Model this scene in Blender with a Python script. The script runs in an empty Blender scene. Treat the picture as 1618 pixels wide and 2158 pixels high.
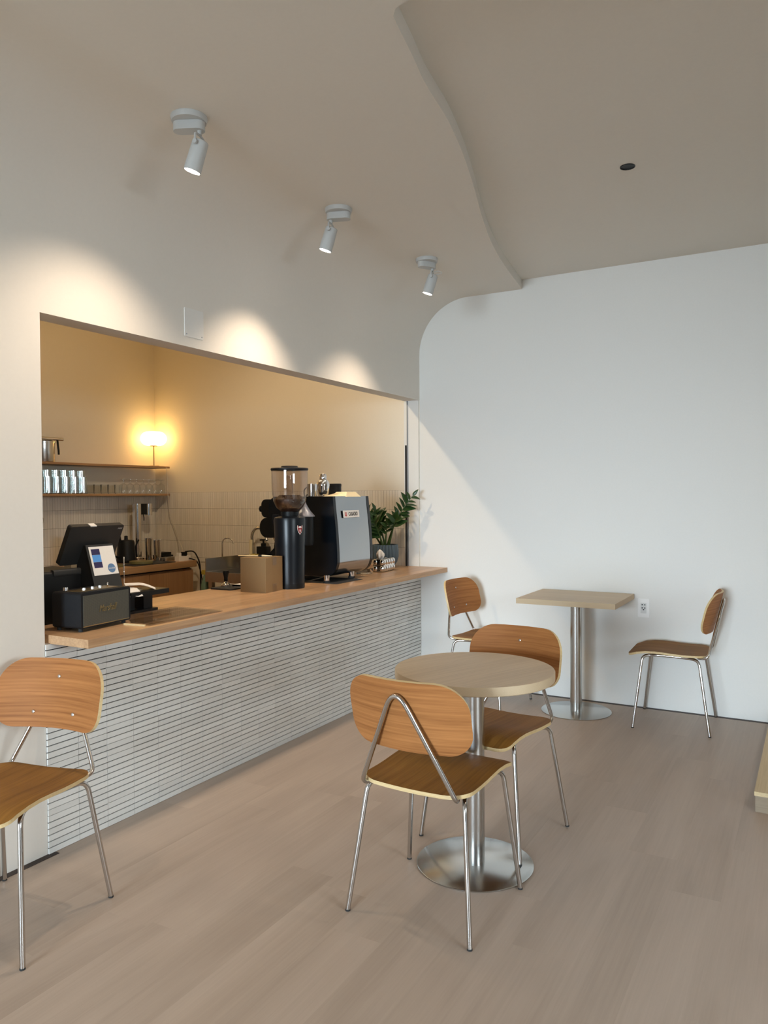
import bpy, bmesh, math, random
from mathutils import Vector, Matrix
random.seed(7)
SC = bpy.context.scene
COL = SC.collection
PI = math.pi

# ------------------------------------------------------------------ camera, world, light, exposure
cam_d = bpy.data.cameras.new('camera')
cam = bpy.data.objects.new('camera', cam_d)
COL.objects.link(cam)
R0 = Vector((0.8713360799588834, 0.4906492004577264, -0.006066123315614377))
D0 = Vector((0.005275425831205697, -0.021728916549991296, -0.9997499807791262))
F0 = Vector((-0.49065833901421246, 0.8710862278074183, -0.02152157243457823))
cam.matrix_world = Matrix(((R0.x, -D0.x, -F0.x, 0), (R0.y, -D0.y, -F0.y, 0), (R0.z, -D0.z, -F0.z, 1.40), (0, 0, 0, 1)))
cam_d.sensor_fit = 'HORIZONTAL'
cam_d.sensor_width = 36
cam_d.lens = 36 * 1621.3 / 1618
cam_d.clip_start = 0.05
SC.camera = cam

w = bpy.data.worlds.new('world')
SC.world = w
w.use_nodes = True
w.node_tree.nodes['Background'].inputs[0].default_value = (0.75, 0.87, 1.0, 1)
w.node_tree.nodes['Background'].inputs[1].default_value = 0.15

SC.view_settings.view_transform = 'Standard'
SC.view_settings.look = 'None'
SC.view_settings.gamma = 1
SC.view_settings.use_curve_mapping = False
SC.view_settings.exposure = -0.28
SC.cycles.use_denoising = True
SC.cycles.max_bounces = 8
SC.cycles.diffuse_bounces = 5
SC.cycles.glossy_bounces = 4
SC.cycles.transmission_bounces = 6
SC.cycles.transparent_max_bounces = 12
SC.cycles.use_adaptive_sampling = True
SC.cycles.adaptive_threshold = 0.035
SC.cycles.caustics_reflective = False
SC.cycles.caustics_refractive = False
SC.cycles.sample_clamp_indirect = 6

def area(name, loc, rot, sx, sy, power, color):
    d = bpy.data.lights.new(name, 'AREA')
    d.shape = 'RECTANGLE'; d.size = sx; d.size_y = sy; d.energy = power; d.color = color
    o = bpy.data.objects.new(name, d); COL.objects.link(o)
    o.location = loc; o.rotation_euler = rot
    return o
# daylight: the shop window at the far end of the room behind the camera, and the sky outside a glazed side door
win = area('window_daylight', (-1.0, -7.42, 1.30), (PI / 2 - math.radians(7), 0, math.radians(2.3)), 2.6, 2.2, 90, (0.72, 0.865, 0.98))
win.data.spread = math.radians(44)   # spread narrowed so the light travels down the room, off the ceiling
area('side_daylight', (4.9, 0.3, 2.9), (PI / 2, 0, PI / 2), 3.2, 2.8, 900, (0.84, 0.93, 1.0))

# room dimensions, metres
XA = -2.621      # face of the counter wall
XK = -2.741      # kitchen face of the counter wall
YB = 5.21        # back wall
ZL, ZH = 2.841, 2.906
XW = -5.38       # far kitchen wall
ZC = 0.861       # counter top
Y0 = 1.953       # left edge of the opening
ZT = 2.116       # top of the opening

# ------------------------------------------------------------------ materials
def new_mat(name):
    m = bpy.data.materials.new(name); m.use_nodes = True
    return m, m.node_tree.nodes, m.node_tree.links, m.node_tree.nodes['Principled BSDF']
def plain(name, col, rough=0.5, metal=0.0, bump=0.0, bscale=200, var=0.0, coat=0.0, spec=None):
    m, n, l, b = new_mat(name)
    b.inputs['Base Color'].default_value = (*col, 1)
    b.inputs['Roughness'].default_value = rough
    b.inputs['Metallic'].default_value = metal
    if coat: b.inputs['Coat Weight'].default_value = coat
    if spec is not None: b.inputs['Specular IOR Level'].default_value = spec
    tc = n.new('ShaderNodeTexCoord')
    no = n.new('ShaderNodeTexNoise'); no.inputs['Scale'].default_value = bscale; no.inputs['Detail'].default_value = 3
    l.new(tc.outputs['Object'], no.inputs['Vector'])
    if bump:
        bp = n.new('ShaderNodeBump'); bp.inputs['Strength'].default_value = bump; bp.inputs['Distance'].default_value = 0.002
        l.new(no.outputs['Fac'], bp.inputs['Height']); l.new(bp.outputs['Normal'], b.inputs['Normal'])
    v = max(var, 0.02)
    mr = n.new('ShaderNodeMapRange'); mr.inputs['To Min'].default_value = 1 - v; mr.inputs['To Max'].default_value = 1 + v
    l.new(no.outputs['Fac'], mr.inputs['Value'])
    mx = n.new('ShaderNodeMix'); mx.data_type = 'RGBA'; mx.blend_type = 'MULTIPLY'; mx.inputs['Factor'].default_value = 1
    mx.inputs['A'].default_value = (*col, 1)
    l.new(mr.outputs['Result'], mx.inputs['B']); l.new(mx.outputs['Result'], b.inputs['Base Color'])
    return m
def emit(name, col, s):
    m, n, l, b = new_mat(name)
    b.inputs['Base Color'].default_value = (*col, 1)
    b.inputs['Emission Color'].default_value = (*col, 1)
    b.inputs['Emission Strength'].default_value = s
    return m
def glass(name, col=(1, 1, 1), rough=0.0, ior=1.45):
    m, n, l, b = new_mat(name)
    b.inputs['Base Color'].default_value = (*col, 1)
    b.inputs['Roughness'].default_value = rough
    b.inputs['IOR'].default_value = ior
    b.inputs['Transmission Weight'].default_value = 1
    return m
def thin_glass(name, tint=(0.93, 0.96, 0.95), refl=0.12):
    # clear thin-walled glass: transparent with a fresnel reflection
    m = bpy.data.materials.new(name); m.use_nodes = True
    n, l = m.node_tree.nodes, m.node_tree.links
    n.clear()
    out = n.new('ShaderNodeOutputMaterial'); tr = n.new('ShaderNodeBsdfTransparent'); gl = n.new('ShaderNodeBsdfGlossy')
    tr.inputs['Color'].default_value = (*tint, 1); gl.inputs['Roughness'].default_value = 0.03
    fr = n.new('ShaderNodeFresnel'); ge = n.new('ShaderNodeNewGeometry')
    io = n.new('ShaderNodeMapRange'); io.inputs['To Min'].default_value = 1.5; io.inputs['To Max'].default_value = 1 / 1.5
    l.new(ge.outputs['Backfacing'], io.inputs['Value']); l.new(io.outputs['Result'], fr.inputs['IOR'])
    mx = n.new('ShaderNodeMixShader')
    ad = n.new('ShaderNodeMath'); ad.operation = 'ADD'; ad.use_clamp = True; ad.inputs[1].default_value = refl * 0.4
    l.new(fr.outputs[0], ad.inputs[0]); l.new(ad.outputs[0], mx.inputs[0]); l.new(tr.outputs[0], mx.inputs[1]); l.new(gl.outputs[0], mx.inputs[2])
    l.new(mx.outputs[0], out.inputs['Surface'])
    return m
def wood(name, dark, light, axis='Y', scale=1.0, rough=0.45, contrast=1.0, rand=0.0, bump=0.03, fine=1.0, spec=0.5, fw=0.45, flat=None):
    m, n, l, b = new_mat(name)
    tc = n.new('ShaderNodeTexCoord'); oi = n.new('ShaderNodeObjectInfo')
    mul = n.new('ShaderNodeMath'); mul.operation = 'MULTIPLY'; mul.inputs[1].default_value = 37.0
    l.new(oi.outputs['Random'], mul.inputs[0])
    add = n.new('ShaderNodeVectorMath'); add.operation = 'ADD'
    l.new(tc.outputs['Object'], add.inputs[0]); l.new(mul.outputs[0], add.inputs[1])
    def mapped(long_s, cross_s):
        mp = n.new('ShaderNodeMapping')
        s = [cross_s * scale] * 3
        s['XYZ'.index(axis)] = long_s * scale
        if flat: s['XYZ'.index(flat)] = 0.0
        mp.inputs['Scale'].default_value = s
        l.new(add.outputs[0], mp.inputs['Vector'])
        return mp
    n1 = n.new('ShaderNodeTexNoise'); n1.inputs['Scale'].default_value = 1.0; n1.inputs['Detail'].default_value = 5; n1.inputs['Roughness'].default_value = 0.55; n1.inputs['Distortion'].default_value = 0.8
    l.new(mapped(1.1, 9).outputs[0], n1.inputs['Vector'])
    n2 = n.new('ShaderNodeTexNoise'); n2.inputs['Scale'].default_value = 1.0; n2.inputs['Detail'].default_value = 6; n2.inputs['Roughness'].default_value = 0.7
    l.new(mapped(2.6 * fine, 130 * fine).outputs[0], n2.inputs['Vector'])
    mr = n.new('ShaderNodeMapRange'); mr.inputs['From Min'].default_value = 0.5 - 0.22 / contrast; mr.inputs['From Max'].default_value = 0.5 + 0.22 / contrast
    l.new(n1.outputs['Fac'], mr.inputs['Value'])
    mr2 = n.new('ShaderNodeMapRange'); mr2.inputs['From Min'].default_value = 0.36; mr2.inputs['From Max'].default_value = 0.62
    l.new(n2.outputs['Fac'], mr2.inputs['Value'])
    mixf = n.new('ShaderNodeMix'); mixf.data_type = 'FLOAT'; mixf.inputs['Factor'].default_value = fw
    l.new(mr.outputs['Result'], mixf.inputs['A']); l.new(mr2.outputs['Result'], mixf.inputs['B'])
    mx = n.new('ShaderNodeMix'); mx.data_type = 'RGBA'
    mx.inputs['A'].default_value = (*dark, 1); mx.inputs['B'].default_value = (*light, 1)
    l.new(mixf.outputs['Result'], mx.inputs['Factor'])
    out = mx.outputs['Result']
    if rand:
        rr = n.new('ShaderNodeMapRange'); rr.inputs['To Min'].default_value = 1 - rand; rr.inputs['To Max'].default_value = 1 + rand
        l.new(oi.outputs['Random'], rr.inputs['Value'])
        m2 = n.new('ShaderNodeMix'); m2.data_type = 'RGBA'; m2.blend_type = 'MULTIPLY'; m2.inputs['Factor'].default_value = 1
        l.new(out, m2.inputs['A']); l.new(rr.outputs['Result'], m2.inputs['B']); out = m2.outputs['Result']
    l.new(out, b.inputs['Base Color'])
    b.inputs['Roughness'].default_value = rough; b.inputs['Specular IOR Level'].default_value = spec
    if bump:
        bp = n.new('ShaderNodeBump'); bp.inputs['Strength'].default_value = bump * 6; bp.inputs['Distance'].default_value = 0.0006
        l.new(n2.outputs['Fac'], bp.inputs['Height']); l.new(bp.outputs['Normal'], b.inputs['Normal'])
    return m
def tile_mat(name, col, rough=0.45, var=0.07):
    m, n, l, b = new_mat(name)
    oi = n.new('ShaderNodeObjectInfo'); ge = n.new('ShaderNodeNewGeometry')
    ad = n.new('ShaderNodeMath'); ad.operation = 'ADD'; fr = n.new('ShaderNodeMath'); fr.operation = 'FRACT'
    l.new(oi.outputs['Random'], ad.inputs[0]); l.new(ge.outputs['Random Per Island'], ad.inputs[1]); l.new(ad.outputs[0], fr.inputs[0])
    tc = n.new('ShaderNodeTexCoord'); no = n.new('ShaderNodeTexNoise'); no.inputs['Scale'].default_value = 60; no.inputs['Detail'].default_value = 4
    l.new(tc.outputs['Object'], no.inputs['Vector'])
    s = n.new('ShaderNodeMath'); s.operation = 'MULTIPLY_ADD'; s.inputs[1].default_value = 0.35
    l.new(no.outputs['Fac'], s.inputs[0]); l.new(fr.outputs[0], s.inputs[2])
    mr = n.new('ShaderNodeMapRange'); mr.inputs['From Max'].default_value = 1.35; mr.inputs['To Min'].default_value = 1 - var; mr.inputs['To Max'].default_value = 1 + var
    l.new(s.outputs[0], mr.inputs['Value'])
    mx = n.new('ShaderNodeMix'); mx.data_type = 'RGBA'; mx.blend_type = 'MULTIPLY'; mx.inputs['Factor'].default_value = 1
    mx.inputs['A'].default_value = (*col, 1); l.new(mr.outputs['Result'], mx.inputs['B'])
    l.new(mx.outputs['Result'], b.inputs['Base Color']); b.inputs['Roughness'].default_value = rough
    return m
def brushed(name, col, rough=0.25, aniso_axis='Z'):
    m, n, l, b = new_mat(name)
    b.inputs['Base Color'].default_value = (*col, 1); b.inputs['Metallic'].default_value = 1
    tc = n.new('ShaderNodeTexCoord'); mp = n.new('ShaderNodeMapping'); sc = [600, 600, 600]; sc['XYZ'.index(aniso_axis)] = 6
    mp.inputs['Scale'].default_value = sc
    no = n.new('ShaderNodeTexNoise'); no.inputs['Scale'].default_value = 1; no.inputs['Detail'].default_value = 2
    l.new(tc.outputs['Object'], mp.inputs['Vector']); l.new(mp.outputs[0], no.inputs['Vector'])
    mr = n.new('ShaderNodeMapRange'); mr.inputs['To Min'].default_value = rough * 0.75; mr.inputs['To Max'].default_value = rough * 1.3
    l.new(no.outputs['Fac'], mr.inputs['Value']); l.new(mr.outputs['Result'], b.inputs['Roughness'])
    return m

M = {}
M['wall'] = plain('white_wall_paint', (0.80, 0.79, 0.755), 0.75, bump=0.12, bscale=90, var=0.015)
M['ceil'] = plain('white_ceiling_paint', (0.79, 0.755, 0.69), 0.8, bump=0.08, bscale=70, var=0.012)
M['taupe'] = plain('taupe_wall_paint', (0.50, 0.44, 0.37), 0.75, bump=0.1, bscale=80)
M['kwall'] = plain('cream_kitchen_paint', (0.80, 0.74, 0.62), 0.7, bump=0.1, bscale=80, var=0.015)
M['floor'] = wood('pale_oak_floor', (0.355, 0.278, 0.218), (0.505, 0.408, 0.330), 'Y', 0.6, 0.42, 0.85, rand=0.015, bump=0.008, fw=0.22, flat='Z')
M['subfloor'] = plain('subfloor', (0.16, 0.125, 0.10), 0.9)
M['gap'] = plain('dark_brown_edge_strip', (0.035, 0.022, 0.017), 0.6)
M['tile'] = tile_mat('grey_white_tile', (0.79, 0.795, 0.765))
M['ktile'] = tile_mat('cream_wall_tile', (0.80, 0.755, 0.67))
M['grout'] = plain('dark_grout', (0.008, 0.008, 0.008), 0.95, spec=0.1)
M['kgrout'] = plain('brown_grout', (0.13, 0.10, 0.07), 0.9)
M['counter'] = wood('counter_wood', (0.33, 0.18, 0.09), (0.60, 0.385, 0.215), 'Y', 0.9, 0.32, 0.9, rand=0.12, bump=0.015)
M['cab'] = wood('cabinet_wood', (0.26, 0.13, 0.055), (0.42, 0.235, 0.11), 'Z', 0.8, 0.45, 0.9, rand=0.05)
M['cabtop'] = wood('cabinet_top_wood', (0.28, 0.15, 0.07), (0.45, 0.27, 0.13), 'Y', 0.8, 0.35, 0.9)
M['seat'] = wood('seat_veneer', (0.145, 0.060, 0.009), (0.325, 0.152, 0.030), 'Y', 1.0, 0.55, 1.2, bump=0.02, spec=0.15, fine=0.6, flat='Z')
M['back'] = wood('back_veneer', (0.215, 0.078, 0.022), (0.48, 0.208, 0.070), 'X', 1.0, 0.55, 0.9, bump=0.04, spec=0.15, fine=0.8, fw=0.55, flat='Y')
M['ply'] = wood('plywood_edge', (0.56, 0.40, 0.19), (0.74, 0.57, 0.31), 'X', 1.0, 0.5, 1.0)
M['table'] = wood('table_laminate', (0.49, 0.365, 0.225), (0.68, 0.535, 0.355), 'X', 0.9, 0.42, 0.9)
M['table_edge'] = plain('table_edge_band', (0.56, 0.43, 0.275), 0.55, bump=0.2, bscale=500, var=0.12)
M['platform'] = wood('platform_wood', (0.50, 0.37, 0.19), (0.68, 0.53, 0.31), 'Y', 1.0, 0.5, 0.8)
M['riser'] = wood('shaded_riser_wood', (0.22, 0.165, 0.11), (0.32, 0.25, 0.17), 'X', 1.0, 0.6, 0.8)  # platform wood darkened: the shade on its front face is in the colour
M['chrome'] = plain('chrome', (0.78, 0.78, 0.78), 0.10, 1.0)
M['tube'] = plain('stainless_tube', (0.60, 0.58, 0.56), 0.20, 1.0)
M['steel'] = brushed('brushed_steel', (0.60, 0.59, 0.57), 0.24)
M['disc'] = plain('polished_steel_disc', (0.60, 0.615, 0.61), 0.20, 1.0)
M['black'] = plain('black_plastic', (0.006, 0.0065, 0.007), 0.45, spec=0.25)
M['blackgl'] = plain('black_gloss', (0.003, 0.005, 0.008), 0.22, spec=0.4)
M['blackmetal'] = plain('black_satin_metal', (0.005, 0.007, 0.010), 0.30, spec=0.35)
M['vinyl'] = plain('black_vinyl', (0.009, 0.010, 0.012), 0.55, bump=0.3, bscale=700, spec=0.25)
M['darkgrey'] = plain('dark_grey_plastic', (0.030, 0.030, 0.029), 0.5, spec=0.3)
M['white'] = plain('white_plastic', (0.88, 0.87, 0.85), 0.35)
M['lampwhite'] = plain('white_lamp_metal', (0.56, 0.57, 0.56), 0.45)
M['paper'] = plain('white_paper', (0.85, 0.83, 0.79), 0.8)
M['card'] = plain('brown_cardboard', (0.235, 0.145, 0.062), 0.85, bump=0.1, bscale=150, var=0.05)
M['tape'] = plain('packing_tape', (0.17, 0.10, 0.04), 0.3)
M['brass'] = plain('brass_panel', (0.45, 0.33, 0.16), 0.35, 1.0)
M['glass'] = thin_glass('clear_glass', (0.97, 0.98, 0.98), 0.1)
M['clear'] = thin_glass('clear_acrylic', (0.995, 0.995, 0.995), 0.25)
M['hopper'] = thin_glass('clear_hopper_plastic', (0.86, 0.82, 0.80), 0.2)
M['beans'] = plain('coffee_beans', (0.030, 0.012, 0.006), 0.4, bump=1.0, bscale=130, var=0.6)
M['leaf'] = plain('dark_green_leaf', (0.022, 0.060, 0.014), 0.30, var=0.35, bscale=9)
M['stem'] = plain('green_stem', (0.045, 0.09, 0.022), 0.45)
M['pot'] = plain('slate_blue_ceramic', (0.075, 0.118, 0.155), 0.4)
M['soil'] = plain('potting_soil', (0.03, 0.02, 0.013), 0.95, bump=1, bscale=120)
M['cream'] = plain('cream_paper_filter', (0.80, 0.67, 0.42), 0.8)
M['blue'] = plain('light_blue_print', (0.10, 0.34, 0.80), 0.5)
M['navy'] = plain('navy_print', (0.022, 0.016, 0.085), 0.5)
M['badge_blue'] = plain('badge_blue', (0.11, 0.22, 0.40), 0.5)
M['red'] = plain('red_print', (0.22, 0.012, 0.015), 0.4)
M['logored'] = plain('logo_red', (0.45, 0.05, 0.05), 0.4)
M['silverprint'] = plain('silver_plate', (0.72, 0.69, 0.65), 0.35)
M['panel'] = plain('mirror_grey_panel', (0.42, 0.44, 0.455), 0.17, 1.0)
M['funnel'] = plain('grey_funnel', (0.23, 0.24, 0.28), 0.35, 0.5)
M['candle'] = plain('cream_wax', (0.75, 0.65, 0.42), 0.5)
M['sponge'] = plain('yellow_sponge', (0.42, 0.32, 0.05), 0.8)
M['green'] = plain('sage_green_plastic', (0.15, 0.24, 0.17), 0.45)
M['board'] = plain('olive_board', (0.17, 0.15, 0.055), 0.5)
M['oil'] = plain('amber_oil', (0.45, 0.22, 0.03), 0.15)
M['walnut'] = wood('dark_wood_handle', (0.13, 0.05, 0.02), (0.24, 0.11, 0.05), 'Z', 2.0)
M['lampglow'] = emit('glowing_opal_glass', (1.0, 0.62, 0.20), 9.5)
M['spotglow'] = emit('glowing_spot_lens', (1.0, 0.90, 0.80), 30)
M['led'] = emit('blue_led', (0.08, 0.15, 1.0), 12)
M['cable'] = plain('white_cable', (0.55, 0.50, 0.42), 0.6)
M['rubber'] = plain('black_rubber', (0.02, 0.02, 0.02), 0.8)
M['trim'] = plain('grey_metal_trim', (0.32, 0.34, 0.37), 0.4, 0.6)
def grille():
    m, n, l, b = new_mat('woven_speaker_grille')
    tc = n.new('ShaderNodeTexCoord'); mp = n.new('ShaderNodeMapping'); mp.inputs['Rotation'].default_value = (PI / 4, 0, 0); mp.inputs['Scale'].default_value = (1, 420, 420)
    ck = n.new('ShaderNodeTexChecker'); ck.inputs['Scale'].default_value = 1
    ck.inputs['Color1'].default_value = (0.105, 0.10, 0.075, 1); ck.inputs['Color2'].default_value = (0.035, 0.037, 0.032, 1)
    l.new(tc.outputs['Object'], mp.inputs[0]); l.new(mp.outputs[0], ck.inputs['Vector']); l.new(ck.outputs['Color'], b.inputs['Base Color'])
    b.inputs['Roughness'].default_value = 0.7
    return m
M['grille'] = grille()

# ------------------------------------------------------------------ mesh helpers
class MB:
    """collects shapes; build() links them as one mesh object"""
    def __init__(s): s.v = []; s.f = []; s.mi = []; s.sm = []
    def add(s, vs, fs, mi=0, smooth=False):
        o = len(s.v); s.v += [tuple(p) for p in vs]
        s.f += [tuple(i + o for i in q) for q in fs]; s.mi += [mi] * len(fs); s.sm += [smooth] * len(fs)
        return s
    def box(s, x0, x1, y0, y1, z0, z1, mi=0):
        vs = [(x0, y0, z0), (x1, y0, z0), (x1, y1, z0), (x0, y1, z0), (x0, y0, z1), (x1, y0, z1), (x1, y1, z1), (x0, y1, z1)]
        return s.add(vs, [(0, 3, 2, 1), (4, 5, 6, 7), (0, 1, 5, 4), (1, 2, 6, 5), (2, 3, 7, 6), (3, 0, 4, 7)], mi)
    def rbox(s, x0, x1, y0, y1, z0, z1, r, axis='Z', seg=4, mi=0, smooth=True):
        """box with the four edges parallel to axis rounded"""
        lim = {'X': (y0, y1, z0, z1), 'Y': (x0, x1, z0, z1), 'Z': (x0, x1, y0, y1)}[axis]
        a0, a1, b0, b1 = lim; pts = []
        for cx, cy, st in ((a1 - r, b1 - r, 0), (a0 + r, b1 - r, 1), (a0 + r, b0 + r, 2), (a1 - r, b0 + r, 3)):
            for k in range(seg + 1):
                t = (st + k / seg) * PI / 2; pts.append((cx + r * math.cos(t), cy + r * math.sin(t)))
        return s.prism(pts, axis, *({'X': (x0, x1), 'Y': (y0, y1), 'Z': (z0, z1)}[axis]), mi=mi, smooth=smooth)
    def prism(s, pts, axis, c0, c1, mi=0, smooth=False, cap_mi=None):
        n = len(pts)
        def P(a, b, c): return {'X': (c, a, b), 'Y': (a, c, b), 'Z': (a, b, c)}[axis]
        vs = [P(a, b, c0) for a, b in pts] + [P(a, b, c1) for a, b in pts]
        s.add(vs, [(i, (i + 1) % n, n + (i + 1) % n, n + i) for i in range(n)], mi, smooth)
        s.add(vs[:n], [tuple(range(n))[::-1]], mi if cap_mi is None else cap_mi)
        s.add(vs[n:], [tuple(range(n))], mi if cap_mi is None else cap_mi)
        return s
    def lathe(s, prof, seg=24, c=(0, 0), mi=0, smooth=True, flute=0.0, nfl=0):
        """prof: (radius, z) from bottom to top, open or closed at the axis"""
        vs = []; fs = []
        for r, z in prof:
            for k in range(seg):
                t = 2 * PI * k / seg
                rr = r * (1 + (flute * abs(math.sin(nfl * t / 2)) if nfl else 0))
                vs.append((c[0] + rr * math.cos(t), c[1] + rr * math.sin(t), z))
        for j in range(len(prof) - 1):
            for k in range(seg):
                k2 = (k + 1) % seg
                fs.append((j * seg + k, j * seg + k2, (j + 1) * seg + k2, (j + 1) * seg + k))
        return s.add(vs, fs, mi, smooth)
    def disc(s, r, z, seg=24, c=(0, 0), mi=0, up=True):
        vs = [(c[0] + r * math.cos(2 * PI * k / seg), c[1] + r * math.sin(2 * PI * k / seg), z) for k in range(seg)]
        return s.add(vs, [tuple(range(seg)) if up else tuple(range(seg))[::-1]], mi)
    def cyl(s, r0, r1, z0, z1, seg=24, c=(0, 0), mi=0):
        s.lathe([(r0, z0), (r1, z1)], seg, c, mi); s.disc(r0, z0, seg, c, mi, False); s.disc(r1, z1, seg, c, mi, True)
        return s
    def tube(s, path, r, seg=10, mi=0, closed=False, rads=None):
        P = [Vector(p) for p in path]; n = len(P); vs = []; fs = []
        T = []
        for i in range(n):
            a = P[(i - 1) % n] if (closed or i > 0) else P[i]; b = P[(i + 1) % n] if (closed or i < n - 1) else P[i]
            T.append((b - a).normalized())
        up = Vector((0, 0, 1)) if abs(T[0].z) < 0.9 else Vector((1, 0, 0))
        N = (up - T[0] * up.dot(T[0])).normalized()
        for i in range(n):
            N = (N - T[i] * N.dot(T[i])).normalized(); B = T[i].cross(N)
            rr = rads[i] if rads else r
            for k in range(seg):
                t = 2 * PI * k / seg; vs.append(P[i] + (N * math.cos(t) + B * math.sin(t)) * rr)
        for i in range(n if closed else n - 1):
            j = (i + 1) % n
            for k in range(seg):
                k2 = (k + 1) % seg; fs.append((i * seg + k, i * seg + k2, j * seg + k2, j * seg + k))
        s.add(vs, fs, mi, True)
        if not closed:
            s.add(vs[:seg], [tuple(range(seg))[::-1]], mi); s.add(vs[-seg:], [tuple(range(seg))], mi)
        return s
    def build(s, name, mats, parent=None, loc=(0, 0, 0), rot=(0, 0, 0)):
        me = bpy.data.meshes.new(name); me.from_pydata(s.v, [], s.f)
        mats = mats if isinstance(mats, (list, tuple)) else [mats]
        for m in mats: me.materials.append(m)
        me.polygons.foreach_set('material_index', s.mi); me.polygons.foreach_set('use_smooth', s.sm)
        bm = bmesh.new(); bm.from_mesh(me); bmesh.ops.remove_doubles(bm, verts=bm.verts, dist=1e-6)
        bmesh.ops.recalc_face_normals(bm, faces=bm.faces)
        for e in bm.edges:
            if len(e.link_faces) == 2 and e.calc_face_angle(0) > math.radians(38): e.smooth = False
        bm.to_mesh(me); bm.free(); me.update()
        return link(name, me, parent, loc, rot)
def link(name, me, parent=None, loc=(0, 0, 0), rot=(0, 0, 0)):
    o = bpy.data.objects.new(name, me); COL.objects.link(o)
    o.location = loc; o.rotation_euler = rot
    if parent: o.parent = parent
    return o
def fillet(pts, r, seg=5, closed=False):
    P = [Vector(p) for p in pts]; n = len(P); out = []
    for i in range(n):
        if not closed and i in (0, n - 1): out.append(P[i]); continue
        a, b, c = P[i - 1], P[i], P[(i + 1) % n]
        ri = r[i] if isinstance(r, (list, tuple)) else r
        d = min(ri, (a - b).length * 0.48, (c - b).length * 0.48)
        p0 = b + (a - b).normalized() * d; p1 = b + (c - b).normalized() * d
        for k in range(seg + 1):
            t = k / seg; out.append(p0 * (1 - t) ** 2 + b * 2 * t * (1 - t) + p1 * t * t)
    return out
def tag(o, label, cat, group=None):
    o['label'] = label; o['category'] = cat
    if group: o['group'] = group
    return o
def thing(name, label, cat, loc=(0, 0, 0), rz=0.0, group=None):
    o = bpy.data.objects.new(name, None); COL.objects.link(o)
    o.empty_display_size = 0.05; o.location = loc; o.rotation_euler = (0, 0, rz)
    return tag(o, label, cat, group)
def struct(o):
    o['kind'] = 'structure'; return o
def stuff(o):
    o['kind'] = 'stuff'; return o
def copy_tree(o, parent=None):
    c = o.copy(); COL.objects.link(c)
    if parent is not None: c.parent = parent
    for ch in list(o.children): copy_tree(ch, c)
    return c
def text(name, body, size, mat, parent, loc, rot, shear=0.0, extrude=0.0004, xscale=1.0, bold=0.0):
    cu = bpy.data.curves.new(name, 'FONT'); cu.body = body; cu.size = size; cu.align_x = 'CENTER'; cu.align_y = 'CENTER'
    cu.extrude = extrude; cu.shear = shear; cu.offset = bold; cu.resolution_u = 4
    t = bpy.data.objects.new(name, cu); COL.objects.link(t)
    bpy.context.view_layer.update()
    me = bpy.data.meshes.new_from_object(t.evaluated_get(bpy.context.evaluated_depsgraph_get()))
    bpy.data.objects.remove(t)
    me.materials.clear(); me.materials.append(mat)
    o = link(name, me, parent, loc, rot); o.scale = (xscale, 1, 1)
    return o

# ------------------------------------------------------------------ the setting
YR, XR = -7.5, 3.0
fl = struct(MB().box(XW - 0.12, XR, YR, YB, -0.06, -0.004).build('floor', M['subfloor']))
PW, PL = 0.18, 1.22
plank_me = MB().box(-PW / 2 + 0.00004, PW / 2 - 0.00004, -PL / 2 + 0.00004, PL / 2 - 0.00004, -0.004, 0.0).build('plank', M['floor'], fl)
first = plank_me; plank_data = plank_me.data
bpy.data.objects.remove(plank_me)
rng = random.Random(3)
ix = 0
x = XA
cut_cache = {}
far = MB()
while x < XR - 0.01:
    wd = min(PW, XR - x)
    off = (3.08 - YR) % PL if abs(x + PW / 2 + 0.55) < 0.09 else rng.random() * PL
    y = YR - PL + off
    while y < YB:
        a, b2 = max(y, YR), min(y + PL, YB)
        near = b2 > 0.6 and x < 0.75
        if near:
            if abs(b2 - a - PL) < 1e-4 and abs(wd - PW) < 1e-4:
                link('plank', plank_data, fl, (x + PW / 2, (a + b2) / 2, 0))
            else:
                MB().box(-wd / 2 + 0.00004, wd / 2 - 0.00004, -(b2 - a) / 2 + 0.00004, (b2 - a) / 2 - 0.00004, -0.004, 0).build('plank', M['floor'], fl, (x + wd / 2, (a + b2) / 2, 0))
        else:
            far.box(x + 0.00004, x + wd - 0.00004, a + 0.00004, b2 - 0.00004, -0.004, 0)
        y += PL
    x += PW
stuff(far.build('distant_planks', M['floor'], fl))
# kitchen floor, unseen behind the counter
MB().box(XW, XK, 1.4, YB, -0.004, 0).build('kitchen_floor_sheet', M['floor'], fl)

# counter wall with the serving opening
wl = MB()
wl.box(XK, XA, YR, Y0, 0, 2.9)
wl.box(XK, XA, Y0, YB, 0, 0.827)
wl.box(XK, XA, Y0, YB, ZT, 2.9)
wall_l = struct(wl.build('wall_left', M['ceil']))
struct(MB().box(XA, XR, YB, YB + 0.12, 0, 2.95).build('wall_back', M['wall']))
struct(MB().box(XR, XR + 0.12, YR, -0.95, 0, 2.95).box(XR, XR + 0.12, 1.55, YB, 0, 2.95).box(XR, XR + 0.12, -0.95, 1.55, 2.2, 2.95).box(XR, XR + 0.12, -0.95, 1.55, 0, 0.1).build('wall_right', M['taupe']))
wf2 = struct(MB().box(XR + 0.02, XR + 0.08, -0.95, -0.90, 0.1, 2.2).box(XR + 0.02, XR + 0.08, 1.50, 1.55, 0.1, 2.2).box(XR + 0.02, XR + 0.08, -0.95, 1.55, 2.15, 2.2).box(XR + 0.02, XR + 0.08, -0.95, 1.55, 0.1, 0.15).build('window_2', M['black']))
for py in (-0.90, 0.31): MB().box(XR + 0.046, XR + 0.054, py, py + 1.19, 0.15, 2.15).build('pane', M['glass'], wf2)
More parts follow.
